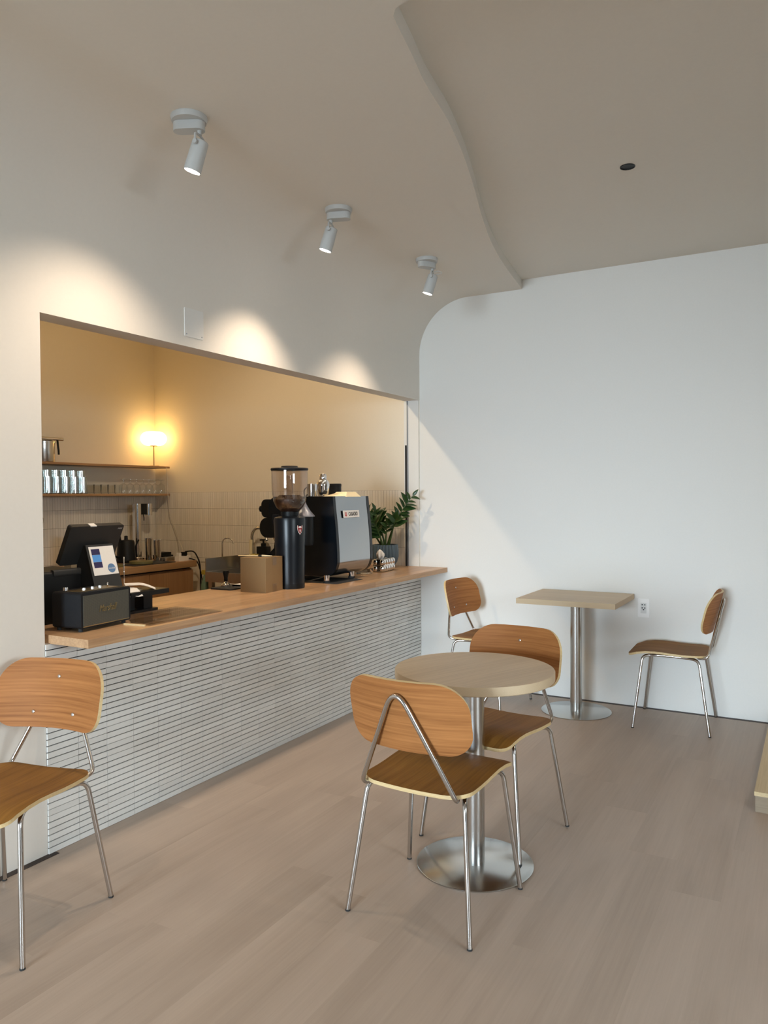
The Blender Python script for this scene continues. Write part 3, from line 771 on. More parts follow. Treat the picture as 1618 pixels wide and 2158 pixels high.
# cardboard box
t = thing('cardboard_box', 'small brown taped cardboard box on the counter beside the grinder', 'box', (-2.753, 3.465, ZC), math.radians(4))
MB().rbox(-0.086, 0.086, -0.086, 0.086, 0, 0.195, 0.004, 'Z', 3).build('carton', M['card'], t)
MB().box(0.0862, 0.0868, -0.018, 0.022, 0.150, 0.1955).box(-0.0868, 0.0868, -0.018, 0.022, 0.1952, 0.1958).build('tape', M['tape'], t)
MB().box(0.0862, 0.0868, -0.018, 0.022, -0.0, 0.045).build('tape', M['tape'], t)
t = thing('brush', 'thin wooden brush lying across the top of the cardboard box', 'brush', (-2.755, 3.44, ZC + 0.1962), math.radians(20))
MB().tube([(-0.12, 0, 0.006), (-0.05, 0, 0.006), (0.0, 0, 0.006)], 0.004, 8, rads=[0.003, 0.005, 0.004]).build('handle', M['ply'], t)
MB().tube([(0.0, 0, 0.006), (0.02, 0, 0.006)], 0.005, 8).build('ferrule', M['black'], t)
MB().tube([(0.02, 0, 0.006), (0.08, 0, 0.005)], 0.005, 8, rads=[0.0055, 0.002]).build('bristles', M['cream'], t)
# grinder
t = thing('coffee_grinder', 'tall black coffee grinder with a clear bean hopper on the counter', 'grinder', (-2.697, 3.662, ZC))
MB().lathe([(0.0, 0.0), (0.083, 0.0), (0.084, 0.012), (0.084, 0.03)], 40).build('foot_ring', M['black'], t)
MB().lathe([(0.084, 0.03), (0.085, 0.10), (0.088, 0.25), (0.094, 0.395), (0.091, 0.412), (0.06, 0.422), (0.0, 0.423)], 40).build('body', M['blackmetal'], t)
MB().lathe([(0.0, 0.421), (0.05, 0.421), (0.052, 0.435), (0.052, 0.452), (0.0, 0.454)], 28).build('hopper_collar', M['black'], t)
hp = MB().lathe([(0.040, 0.438), (0.052, 0.446), (0.078, 0.472), (0.096, 0.510), (0.1025, 0.556), (0.105, 0.62), (0.1065, 0.690)], 40).build('hopper', M['hopper'], t)
MB().lathe([(0.0, 0.446), (0.050, 0.447), (0.075, 0.472), (0.092, 0.508), (0.090, 0.520), (0.06, 0.545), (0.02, 0.540), (0.0, 0.536)], 32).build('beans', M['beans'], t)
MB().lathe([(0.0, 0.66), (0.02, 0.66), (0.022, 0.55), (0.03, 0.535)], 16).build('hopper_tube', M['hopper'], hp)
MB().lathe([(0.0, 0.688), (0.108, 0.688), (0.110, 0.692), (0.110, 0.699), (0.106, 0.703), (0.052, 0.703), (0.050, 0.706), (0.048, 0.713), (0.044, 0.715), (0.0, 0.715)], 40).build('lid', M['black'], t)
MB().box(-0.12, -0.085, -0.012, 0.012, 0.378, 0.43).build('lever', M['black'], t)
# doser behind with grey cone
MB().lathe([(0.0, 0.24), (0.056, 0.24), (0.060, 0.26), (0.060, 0.412), (0.0, 0.414)], 32, (-0.02, 0.165)).build('doser', M['black'], t)
MB().lathe([(0.068, 0.414), (0.066, 0.420), (0.040, 0.45), (0.018, 0.487), (0.012, 0.505), (0.0, 0.508)], 32, (-0.018, 0.165)).build('doser_cone', M['funnel'], t)
# shield badge on the grinder
sh = [(0.0, 0.0235), (0.0075, 0.0225), (0.0140, 0.0185), (0.0150, 0.010), (0.0135, 0.0), (0.009, -0.0125), (0.0, -0.0235)]
sh = sh + [(-a, b) for a, b in sh[-2:0:-1]]
bang = math.radians(-15)
def badge(scale, d, mat, name, pts=sh):
    R_ = 0.0905
    cs, sn = math.cos(bang), math.sin(bang)
    m = MB(); m.prism([(a * scale, b * scale) for a, b in pts], 'X', 0, d)
    return m.build(name, mat, t, ((R_) * cs, (R_) * sn, 0.345), (0, -0.03, bang))
badge(1.3, 0.0015, M['silverprint'], 'badge_rim'); badge(1.08, 0.0024, M['red'], 'badge_shield')
badge(0.5, 0.0030, M['paper'], 'badge_drop', [(0.0, 0.012), (0.008, -0.012), (0.007, -0.022), (0.0, -0.034), (-0.007, -0.022), (-0.008, -0.012)])
badge(0.85, 0.0030, M['paper'], 'badge_band', [(-0.013, 0.012), (0.013, 0.012), (0.011, 0.0195), (0.0, 0.0225), (-0.011, 0.0195)])
# espresso machine
t = thing('espresso_machine', 'black espresso machine with a mirrored grey rear panel and name plate', 'coffee machine', (-2.60, 4.0, ZC + 0.003))
P_ = [(-0.004, 0.532), (0.002, 0.46), (0.012, 0.378), (0.021, 0.27), (0.027, 0.145), (0.022, 0.105), (0.004, 0.065), (-0.030, 0.040), (-0.055, 0.034)]
Pf = [(-0.45, 0.034), (-0.50, 0.06), (-0.515, 0.15), (-0.46, 0.20), (-0.44, 0.35), (-0.50, 0.42), (-0.50, 0.50), (-0.46, 0.532)]
Ps = catmull(P_, 3)
def inset(pts, d): return [(a - d, b) for a, b in pts]
for y0 in (-0.02, 0.385):
    m = MB().prism(Ps + Pf, 'Y', y0, y0 + 0.028, smooth=True)
    m.build('side_panel', M['blackgl'], t)
n_ = len(Ps)
m = MB()
m.add([(a - 0.002, 0.008, b) for a, b in Ps] + [(a - 0.002, 0.385, b) for a, b in Ps], [(i, i + 1, n_ + i + 1, n_ + i) for i in range(n_ - 1)], 0, True)
m.add([(a - 0.006, 0.008, b) for a, b in Ps] + [(a - 0.006, 0.385, b) for a, b in Ps], [(i, n_ + i, n_ + i + 1, i + 1) for i in range(n_ - 1)], 0, True)
rp = m.build('rear_panel', M['panel'], t)
MB().prism(inset(Ps, 0.012) + [(-0.40, 0.034), (-0.40, 0.515)], 'Y', 0.008, 0.385).build('body', M['black'], t)
MB().box(-0.46, -0.006, 0.008, 0.385, 0.515, 0.528).build('cup_tray', M['steel'], t)
pl = MB().rbox(0, 0.003, -0.095, 0.095, -0.023, 0.023, 0.005, 'X').build('name_plate', M['silverprint'], t, (0.0125, 0.166, 0.420), (0, -0.10, 0))
text('lettering', 'CASADIO', 0.034, M['black'], pl, (0.0033, 0.020, -0.001), (PI / 2, 0, PI / 2), extrude=0.0003, xscale=0.74, bold=0.0008)
em = MB()
for yy in (-0.075, -0.066, -0.057):
    em.box(0.003, 0.0036, yy - 0.0022, yy + 0.0022, -0.007, 0.012)
em.prism([(-0.066 + 0.0115 * math.cos(PI + PI * k / 10), -0.006 + 0.009 * math.sin(PI + PI * k / 10)) for k in range(11)], 'X', 0.003, 0.0036)
em.build('red_emblem', M['logored'], pl)
for fx, fy in ((-0.04, -0.04), (-0.04, 0.25), (-0.42, 0.03), (-0.42, 0.33)):
    MB().lathe([(0.0, 0.0), (0.021, 0.0), (0.021, 0.012)], 20, (fx, fy)).build('foot_pad', M['rubber'], t)
    MB().lathe([(0.018, 0.010), (0.018, 0.045), (0.0, 0.046)], 20, (fx, fy)).build('foot', M['chrome'], t)
MB().rbox(-0.60, -0.44, 0.03, 0.36, 0.395, 0.515, 0.035, 'Y').build('group_housing', M['black'], t)
MB().rbox(-0.615, -0.46, 0.03, 0.36, 0.262, 0.395, 0.06, 'Y', 6).build('front_cover', M['black'], t)
MB().lathe([(0.0, -0.022), (0.014, -0.018), (0.020, 0.0), (0.014, 0.018), (0.0, 0.022)], 16).build('steam_knob', M['blackgl'], t, (-0.612, 0.05, 0.452))
MB().tube([(-0.55, 0.10, 0.27), (-0.53, 0.10, 0.235), (-0.525, 0.10, 0.21)], 0.012, 10).build('group_spout', M['chrome'], t)
MB().tube(fillet([(-0.07, -0.035, 0.03), (-0.16, -0.08, 0.003), (-0.24, -0.06, 0.003), (-0.26, 0.05, 0.003)], 0.05, 5), 0.0035, 8).build('hose', M['darkgrey'], t)
tag(MB().rbox(-0.24, 0.245, -0.14, 0.17, 0, 0.0025, 0.01, 'Z').build('rubber_mat', M['rubber'], None, (-2.79, 4.07, ZC)), 'thin black mat under the coffee machine', 'mat')
# on top of the machine
ZM = ZC + 0.531
t = thing('cocktail_shaker', 'shiny steel cocktail shaker standing on the coffee machine', 'shaker', (-2.735, 4.07, ZM))
MB().lathe([(0.0, 0.0), (0.030, 0.0), (0.032, 0.004), (0.040, 0.062), (0.041, 0.070)], 32).build('cup', M['chrome'], t)
MB().lathe([(0.041, 0.070), (0.042, 0.074), (0.040, 0.088), (0.030, 0.106), (0.022, 0.113)], 32).build('shoulder', M['chrome'], t)
MB().lathe([(0.0215, 0.111), (0.022, 0.113), (0.0225, 0.136), (0.018, 0.146), (0.0, 0.149)], 28).build('cap', M['chrome'], t)
t = thing('steel_cup', 'brownish steel cup with a dark handle left of the shaker', 'cup', (-2.84, 4.10, ZM))
MB().lathe([(0.0, 0.0), (0.030, 0.0), (0.032, 0.085), (0.029, 0.085), (0.027, 0.004)], 24).build('vessel', M['chrome'], t)
MB().tube(fillet([(-0.03, 0, 0.07), (-0.065, 0, 0.05), (-0.062, 0, 0.0), (-0.03, 0, 0.02)], 0.02, 5), 0.004, 8).build('handle', M['black'], t)
t = thing('black_canister', 'black round canister on the coffee machine right of the shaker', 'canister', (-2.80, 4.30, ZM))
MB().lathe([(0.0, 0.0), (0.046, 0.0), (0.046, 0.074), (0.044, 0.078)], 32).build('can', M['black'], t)
MB().lathe([(0.0475, 0.070), (0.0475, 0.084), (0.045, 0.088), (0.0, 0.088)], 32).build('lid', M['black'], t)
t = thing('paper_filters', 'stack of cream paper coffee filters on the machine corner', 'paper filters', (-2.655, 4.215, ZM + 0.001))
MB().add([(-0.055, -0.105, 0), (0.052, -0.085, 0), (0.052, 0.10, 0), (-0.055, 0.11, 0), (-0.04, -0.05, 0.032), (0.035, -0.045, 0.032), (0.035, 0.06, 0.032), (-0.04, 0.065, 0.032)],
         [(0, 3, 2, 1), (4, 5, 6, 7), (0, 1, 5, 4), (1, 2, 6, 5), (2, 3, 7, 6), (3, 0, 4, 7)]).build('filter_stack', M['cream'], t)
MB().add([(-0.05, -0.20, 0), (0.02, -0.10, 0), (0.03, -0.05, 0.016), (-0.05, -0.06, 0.02), (-0.05, -0.20, 0.002), (0.02, -0.10, 0.002), (0.03, -0.05, 0.018), (-0.05, -0.06, 0.022)],
         [(0, 3, 2, 1), (4, 5, 6, 7), (0, 1, 5, 4), (1, 2, 6, 5), (2, 3, 7, 6), (3, 0, 4, 7)]).build('folded_filter', M['cream'], t)
# plant
t = thing('potted_plant', 'dark green glossy-leaved plant in a fluted slate-blue pot at counter end', 'plant', (-2.818, 5.015, ZC))
m = MB(); seg = 144; prof = [(0.060, 0.0), (0.068, 0.01), (0.085, 0.045), (0.0955, 0.085), (0.096, 0.13), (0.090, 0.165), (0.089, 0.172), (0.081, 0.172), (0.080, 0.15)]
vs = []
for r, z in prof:
    for k in range(seg):
        a = 2 * PI * k / seg; rr = r * (1 + 0.075 * abs(math.sin(12 * a))) if r > 0.0805 else r
        vs.append((rr * math.cos(a), rr * math.sin(a), z))
m.add(vs, [(j * seg + k, j * seg + (k + 1) % seg, (j + 1) * seg + (k + 1) % seg, (j + 1) * seg + k) for j in range(len(prof) - 1) for k in range(seg)], 0, True)
m.add(vs[:seg], [tuple(range(seg))[::-1]])
m.build('pot', M['pot'], t)
MB().disc(0.081, 0.158, 30).build('soil', M['soil'], t)
def leaf_mesh(L, W):
    m = MB(); vs = []; n = 7
    for i in range(n + 1):
        s = i / n; wd = W * (math.sin(PI * min(s * 0.97 + 0.03, 1) ** 0.75)) ** 0.85 if 0 < i < n else (W * 0.12 if i == 0 else 0.0006)
        zz = 0.18 * L * s * (1 - s) - 0.05 * L * s * s
        vs += [(s * L, -wd / 2, zz + wd * 0.16), (s * L, 0, zz), (s * L, wd / 2, zz + wd * 0.16)]
    fs = []
    for i in range(n):
        for j in range(2): fs.append((i * 3 + j, (i + 1) * 3 + j, (i + 1) * 3 + j + 1, i * 3 + j + 1))
    m.add(vs, fs, 0, True)
    k = len(vs)
    m.add([(a, b, c - 0.0012) for a, b, c in vs], [f[::-1] for f in fs], 0, True)
    o = m.build('leaf', M['leaf']); d = o.data; bpy.data.objects.remove(o); return d
leaves = [leaf_mesh(0.095, 0.036), leaf_mesh(0.100, 0.048), leaf_mesh(0.08, 0.030)]
rng = random.Random(21)
def frond(base, ctrl, tip, nl, big=1.0, start=0.35):
    P = [Vector(base), Vector(ctrl), Vector(tip)]
    def B(s): return P[0] * (1 - s) ** 2 + P[1] * 2 * s * (1 - s) + P[2] * s * s
    def Tn(s): return ((P[1] - P[0]) * (1 - s) + (P[2] - P[1]) * s).normalized()
    st = MB().tube([B(k / 14) for k in range(15)], 0.006, 8, rads=[0.009 - 0.0072 * k / 14 for k in range(15)]).build('stem', M['stem'], t)
    for i in range(nl):
        s = start + (1 - start) * (i / max(nl - 1, 1)); p = B(s); T = Tn(s)
        ref = Vector((0.45, -0.8, 0.25)); side = T.cross(ref).normalized() * (1 if i % 2 else -1)
        if i == nl - 1: d = T
        else: d = (side * 0.86 + T * 0.62 + Vector((rng.uniform(-.12, .12), rng.uniform(-.12, .12), rng.uniform(-.08, .12)))).normalized()
        nrm_ = (ref * 0.8 + T * 0.5 + Vector((rng.uniform(-.3, .3), rng.uniform(-.3, .3), 0.1))); nrm_ = (nrm_ - d * nrm_.dot(d)).normalized()
        yv = nrm_.cross(d)
        o = link('leaf', leaves[(i + (0 if s > 0.6 else 1)) % 3 if big < 1.05 else 1], st)
        k = big * rng.uniform(0.85, 1.1) * (0.75 if s > 0.85 else 1.0)
        o.matrix_local = Matrix(((d.x * k, yv.x * k, nrm_.x * k, p.x), (d.y * k, yv.y * k, nrm_.y * k, p.y), (d.z * k, yv.z * k, nrm_.z * k, p.z), (0, 0, 0, 1)))
frond((0.02, 0.0, 0.155), (0.06, 0.02, 0.36), (0.205, 0.06, 0.535), 15, 1.0, 0.42)
frond((-0.02, -0.01, 0.155), (-0.04, -0.02, 0.34), (-0.13, -0.06, 0.45), 14, 0.95, 0.3)
frond((-0.01, 0.02, 0.155), (-0.05, 0.03, 0.30), (-0.06, -0.04, 0.42), 13, 1.0, 0.3)
frond((0.0, -0.03, 0.155), (-0.02, -0.06, 0.28), (-0.05, -0.10, 0.37), 12, 0.9, 0.3)
frond((-0.03, 0.01, 0.155), (-0.10, 0.0, 0.26), (-0.16, -0.02, 0.33), 11, 0.85, 0.35)
frond((0.01, -0.02, 0.155), (0.03, -0.03, 0.26), (0.045, -0.05, 0.33), 7, 0.7, 0.5)
frond((0.03, 0.0, 0.155), (0.07, -0.01, 0.27), (0.10, -0.02, 0.36), 5, 1.1, 0.65)
# tissue box
t = thing('tissue_box', 'silver quilted tissue box with a white tissue in front of the plant pot', 'tissue box', (-2.692, 4.775, ZC), math.radians(6))
MB().rbox(-0.040, 0.040, -0.100, 0.100, 0.004, 0.088, 0.012, 'Y', 4).build('box_core', M['chrome'], t)
qm = MB()
q = []
for a in range(9):
    ph = -PI / 2 + PI * a / 8
    q.append((max(abs(math.cos(ph)) ** 0.7, 0.0001) * 0.0225, math.copysign(abs(math.sin(ph)) ** 0.7, math.sin(ph)) * 0.0235))
qm.lathe(q, 16)
qo = qm.build('quilt_bump', M['chrome']); qd = qo.data; bpy.data.objects.remove(qo)
for j in range(2):
    for k in range(5):
        for xx in (-0.026, 0.026):
            o = link('quilt_bump', qd, t, (xx, -0.084 + k * 0.042, 0.0245 + j * 0.045))
m = MB(); rr_ = random.Random(8); vs = []; ns_, nk_ = 6, 12
for j in range(ns_):
    for k in range(nk_):
        a = 2 * PI * k / nk_; f = j / (ns_ - 1)
        r = (0.019 + 0.016 * math.sin(PI * min(f * 1.1, 1))) * (1 + 0.35 * (1 if k % 2 else -1) * f + rr_.uniform(-0.15, 0.15)) * (1 - 0.25 * f)
        vs.append((r * math.cos(a) * 0.8, -0.06 + r * math.sin(a) - 0.012 * f, 0.088 + 0.066 * f * (1 + rr_.uniform(-0.12, 0.15) * f)))
m.add(vs, [(j * nk_ + k, j * nk_ + (k + 1) % nk_, (j + 1) * nk_ + (k + 1) % nk_, (j + 1) * nk_ + k) for j in range(ns_ - 1) for k in range(nk_)])
m.add([vs[-nk_ + k] for k in range(nk_)], [tuple(range(nk_))])
m.build('tissue', M['paper'], t)
# glass dish and bottle right of the machine
t = thing('glass_dish', 'thick clear glass dish on the counter right of the machine', 'dish', (-2.735, 4.56, ZC))
MB().lathe([(0.0, 0.0), (0.062, 0.0), (0.066, 0.006), (0.066, 0.034), (0.060, 0.036), (0.052, 0.012), (0.0, 0.010)], 32).build('bowl', glass('solid_glass'), t)
t = thing('glass_bottle', 'clear glass bottle standing between the coffee machine and the plant', 'bottle', (-2.84, 4.74, ZC))
MB().lathe([(0.0, 0.0), (0.036, 0.0), (0.038, 0.004), (0.038, 0.13), (0.030, 0.155), (0.017, 0.175), (0.016, 0.205), (0.019, 0.207), (0.019, 0.212)], 28).build('bottle_body', M['glass'], t)
# tamper on a black mat, white cloth
t = thing('tamper_mat', 'black rubber tamping mat behind the cardboard box', 'mat', (-3.0, 3.49, ZC))
MB().rbox(-0.075, 0.08, -0.10, 0.09, 0, 0.008, 0.012, 'Z').build('pad', M['rubber'], t)
t = thing('tamper', 'coffee tamper with a black handle and a steel foot', 'tamper', (-3.035, 3.485, ZC + 0.008))
MB().lathe([(0.0, 0.0), (0.029, 0.0), (0.029, 0.010), (0.020, 0.020), (0.009, 0.026), (0.008, 0.030)], 28).build('foot', M['chrome'], t)
MB().lathe([(0.008, 0.030), (0.012, 0.036), (0.011, 0.052), (0.016, 0.072), (0.019, 0.084), (0.016, 0.094), (0.0, 0.097)], 24).build('handle', M['black'], t)
t = thing('folded_cloth', 'small folded white cloth on the counter left of the cardboard box', 'cloth', (-2.95, 3.55, ZC + 0.0))
MB().rbox(-0.05, 0.06, -0.05, 0.05, 0.008, 0.022, 0.012, 'Y', 4).build('cloth_layer', M['paper'], t)

# ------------------------------------------------------------------ kitchen: far cabinet
t = thing('base_cabinet', 'wooden kitchen base cabinet along the far kitchen wall', 'cabinet', (XW, 3.75, 0))
MB().box(0.008, 0.62, -1.25, 1.27, 0.0, 0.775).build('body', M['cab'], t)
for k in range(5):
    y0 = -1.25 + k * 0.504
    MB().box(0.62, 0.638, y0 + 0.002, y0 + 0.502, 0.08, 0.765).build('door', M['cab'], t)
tag(MB().rbox(0.008, 0.662, -1.28, 1.29, 0.79, 0.845, 0.003, 'Y').build('cabinet_worktop', M['cabtop'], None, (XW, 3.75, 0)), 'wooden worktop on the far kitchen cabinet, carrying the kettle', 'worktop')
MB().box(0.02, 0.60, -1.25, 1.27, 0.775, 0.79).build('shadow_gap', M['black'], t)
ZK = 0.845
# kettle
t = thing('kettle', 'black gooseneck kettle on the far kitchen worktop', 'kettle', (-5.10, 4.60, ZK))
MB().lathe([(0.0, 0.0), (0.085, 0.0), (0.086, 0.018), (0.080, 0.022), (0.078, 0.03), (0.070, 0.17), (0.062, 0.188), (0.0, 0.195)], 28).build('pot_body', M['black'], t)
MB().tube(fillet([(0.0, -0.06, 0.17), (0.0, -0.075, 0.25), (0.0, -0.14, 0.25), (0.0, -0.145, 0.06), (0.0, -0.08, 0.05)], 0.03, 5), 0.011, 10).build('handle', M['black'], t)
MB().lathe([(0.016, 0.19), (0.014, 0.225), (0.0, 0.228)], 14).build('lid_knob', M['black'], t)
MB().tube(fillet([(0.0, 0.07, 0.04), (0.0, 0.11, 0.06), (0.0, 0.105, 0.14), (0.0, 0.14, 0.185)], 0.03, 5), 0.007, 8).build('spout', M['black'], t)
# chrome water tower
t = thing('water_tower', 'tall chrome water dispenser tower on the far worktop', 'dispenser', (-5.20, 4.86, ZK))
MB().lathe([(0.055, 0.0), (0.055, 0.02), (0.036, 0.03)], 24, (0, -0.04)).build('base', M['chrome'], t)
MB().rbox(-0.035, 0.035, -0.08, -0.01, 0.02, 0.495, 0.03, 'Z', 6).build('column', M['chrome'], t)
MB().box(-0.02, 0.02, -0.01, 0.06, 0.40, 0.495).build('neck', M['black'], t)
MB().lathe([(0.0, 0.39), (0.036, 0.39), (0.036, 0.495), (0.0, 0.497)], 24, (0, 0.085)).build('tap_head', M['chrome'], t)
MB().tube([(0, 0.03, 0.40), (0.005, 0.032, 0.37), (-0.004, 0.04, 0.345)], 0.004, 6).build('tap_wire', M['black'], t)
for (px, py, h, r, lab) in ((-5.02, 4.775, 0.20, 0.034, 'tall steel mixing cup beside the water tower, back one'), (-4.94, 4.80, 0.185, 0.034, 'tall steel mixing cup beside the water tower, front one')):
    t = thing('mixing_cup', lab, 'cup', (px, py, ZK), 0, 'steel mixing cups')
    MB().lathe([(0.0, 0.0), (r * 0.8, 0.0), (r, h), (r * 0.95, h), (r * 0.74, 0.004), (0.0, 0.004)], 24).build('cup_wall', M['chrome'], t)
t = thing('kitchen_scale', 'small black kitchen scale on the far worktop', 'scale', (-5.10, 5.02, ZK))
MB().rbox(-0.07, 0.07, -0.06, 0.06, 0, 0.035, 0.01, 'Z').build('scale_body', M['black'], t)
MB().rbox(-0.06, 0.05, -0.055, 0.055, 0.035, 0.06, 0.008, 'Z').build('platter', M['black'], t)
tag(MB().rbox(-0.05, 0.05, -0.08, 0.08, 0, 0.03, 0.006, 'Z').build('storage_tin', M['steel'], None, (-4.93, 4.905, ZK)), 'flat steel tin in front of the mixing cups', 'tin')
t = thing('power_strip', 'white power strip at the end of the far worktop', 'power strip', (-4.86, 4.94, ZK))
t.location = (-4.90, 5.02, ZK); t.location.y = 4.955; t.location.x = -4.80
MB().rbox(-0.03, 0.03, -0.07, 0.07, 0, 0.04, 0.006, 'Z').build('strip_body', M['white'], t)
MB().rbox(-0.02, 0.02, -0.005, 0.035, 0.04, 0.075, 0.012, 'X').build('plug', M['black'], t)
MB().rbox(-0.015, 0.015, -0.06, -0.03, 0.04, 0.07, 0.006, 'X').build('plug', M['white'], t)
tag(MB().tube(fillet([(-4.80, 4.98, 0.92), (-4.74, 5.03, 0.93), (-4.70, 5.06, 0.83), (-4.70, 5.07, 0.60), (-4.73, 5.10, 0.02)], 0.05, 6), 0.006, 8).tube(fillet([(-4.77, 5.0, 0.865), (-4.72, 5.05, 0.84), (-4.69, 5.075, 0.70), (-4.715, 5.10, 0.02)], 0.05, 6), 0.005, 8).build('power_cable', M['black']), 'black power cables hanging from the far worktop end to the floor', 'cable')
t = thing('serving_tray', 'round olive serving tray on a black mat on the far worktop', 'tray', (-4.84, 4.66, ZK))
MB().rbox(-0.12, 0.11, -0.30, 0.15, 0, 0.006, 0.02, 'Z').build('mat', M['rubber'], t)
MB().lathe([(0.0, 0.006), (0.090, 0.006), (0.094, 0.010), (0.094, 0.028), (0.088, 0.030), (0.0, 0.026)], 36, (0, -0.14)).build('tray_disc', M['board'], t)
t = thing('chopping_board', 'olive-yellow board lying at the left end of the far worktop', 'board', (-4.92, 4.12, ZK))
MB().rbox(-0.13, 0.13, -0.25, 0.19, 0, 0.018, 0.02, 'Z').build('board_slab', M['board'], t)
t = thing('oil_bottle', 'amber oil bottle with a pourer behind the sales terminal', 'bottle', (-5.0, 4.10, ZK + 0.018))
MB().lathe([(0.0, 0.0), (0.03, 0.0), (0.032, 0.05), (0.024, 0.08), (0.011, 0.10), (0.011, 0.13)], 20).build('bottle_body', M['oil'], t)
MB().tube([(0, 0, 0.128), (0, 0, 0.15), (0, -0.03, 0.175)], 0.004, 8).build('pourer', M['chrome'], t)
t = thing('black_jar', 'small black jar with a glass base beside the oil bottle', 'jar', (-5.04, 4.20, ZK + 0.018))
MB().lathe([(0.0, 0.0), (0.034, 0.0), (0.034, 0.12)], 20).build('jar_glass', M['glass'], t)
MB().lathe([(0.0, 0.12), (0.048, 0.12), (0.05, 0.15), (0.044, 0.19), (0.0, 0.195)], 20).build('lid', M['black'], t)
t = thing('paper_bag', 'pale standing pouch at the opening edge on the far worktop', 'pouch', (-4.98, 3.98, ZK + 0.018))
MB().add([(-0.04, -0.06, 0), (0.04, -0.06, 0), (0.04, 0.06, 0), (-0.04, 0.06, 0), (-0.008, -0.058, 0.25), (0.008, -0.058, 0.25), (0.008, 0.058, 0.25), (-0.008, 0.058, 0.25)],
         [(0, 3, 2, 1), (4, 5, 6, 7), (0, 1, 5, 4), (1, 2, 6, 5), (2, 3, 7, 6), (3, 0, 4, 7)]).build('pouch_body', plain('kraft_pouch', (0.30, 0.25, 0.18), 0.8), t)
t = thing('hanging_ladle', 'wooden-handled strainer hanging on the tiles at the opening edge', 'strainer', (XW + 0.012, 3.94, 1.22))
MB().lathe([(0.0, -0.02), (0.03, -0.012), (0.045, 0.0), (0.047, 0.002)], 20).build('bowl', M['steel'], t, (0.025, 0, 0.0), (0, PI / 2, 0))
MB().tube([(0.02, 0, -0.045), (0.015, 0.01, -0.19)], 0.009, 8, rads=[0.006, 0.011]).build('handle', M['walnut'], t)

# ------------------------------------------------------------------ shelves
SX1 = XW + 0.215
for z, lab in ((1.676, 'upper wooden wall shelf in the kitchen with the lamp on it'), (1.428, 'lower wooden wall shelf in the kitchen with rows of glasses')):
    tag(MB().rbox(0.008, 0.215, -1.75, 0.0, -0.018, 0, 0.002, 'Y').build('wall_shelf', M['cabtop'], None, (XW, YB - 0.03, z)), lab, 'shelf')
ZS1, ZS2 = 1.676, 1.428
# lamp
t = thing('table_lamp', 'glowing flattened globe lamp on a thin stem in the kitchen corner', 'lamp', (XW + 0.125, 5.075, ZS1))
MB().lathe([(0.0, 0.0), (0.05, 0.0), (0.05, 0.006), (0.006, 0.010)], 28).build('base', M['brass'], t)
MB().tube([(0, 0, 0.008), (0, 0, 0.185)], 0.005, 10).build('stem', M['brass'], t)
MB().lathe([(0.0, 0.183), (0.032, 0.183), (0.034, 0.188)], 24).build('holder', M['brass'], t)
prof = [(0.0, 0.188)] + [(0.050 + 0.066 * math.sin(a), 0.252 - 0.064 * math.cos(a)) for a in [PI * k / 14 for k in range(15)]] + [(0.0, 0.316)]
MB().lathe(prof, 36).build('shade', M['lampglow'], t)
tag(MB().tube(fillet([(XW + 0.16, 5.125, ZS1 + 0.004), (XW + 0.218, 5.135, ZS1 - 0.0), (XW + 0.222, 5.14, 1.52), (XW + 0.226, 5.15, 1.30), (XW + 0.225, 5.165, 1.22), (XW + 0.30, 5.17, 1.06), (-4.86, 5.02, 0.93), (-4.80, 4.92, 0.90)], 0.04, 5), 0.0032, 6).build('lamp_cord', M['cable']), 'thin white lamp cord hanging from the upper shelf to the power strip', 'cord')
# steel pitcher
t = thing('steel_pitcher', 'steel pitcher with an upright handle at the left of the upper shelf', 'pitcher', (XW + 0.12, 3.93, ZS1))
MB().lathe([(0.0, 0.0), (0.085, 0.0), (0.087, 0.004), (0.087, 0.15), (0.084, 0.15), (0.082, 0.006)], 36).build('vessel', M['steel'], t)
MB().lathe([(0.089, 0.148), (0.089, 0.16), (0.07, 0.168), (0.0, 0.17)], 36).build('lid', M['steel'], t)
MB().tube([(0.06, -0.10, 0.182), (0.06, 0.135, 0.182)], 0.013, 14).build('bar_handle', M['chrome'], t)
MB().tube([(0.06, 0.085, 0.182), (0.07, 0.088, 0.09), (0.075, 0.085, 0.06)], 0.008, 8).build('bracket', M['black'], t)
# glasses: tall fluted, short tumblers, upturned goblets
def fluted(h=0.175, r=0.037, seg=40, name='fluted_glass'):
    m = MB(); vs = []; prof = [(r * 0.95, 0.0), (r, 0.006), (r, h), (r * 0.93, h), (r * 0.92, 0.01)]
    for q, (rr, z) in enumerate(prof):
        for k in range(seg):
            a = 2 * PI * k / seg; f = 1 + (0.05 if (k % 2 and q < 3) else 0); vs.append((rr * f * math.cos(a), rr * f * math.sin(a), z))
    m.add(vs, [(j * seg + k, j * seg + (k + 1) % seg, (j + 1) * seg + (k + 1) % seg, (j + 1) * seg + k) for j in range(len(prof) - 1) for k in range(seg)], 0, False)
    m.add(vs[:seg], [tuple(range(seg))[::-1]]); m.add(vs[-seg:], [tuple(range(seg))])
    return m
M['fluted'] = thin_glass('fluted_glass_body', (0.92, 0.96, 0.96), 0.5)
gl0 = None
ORD = ['leftmost', 'second from left', 'third from left', 'fourth from left', 'fifth from left', 'sixth from left', 'rightmost']
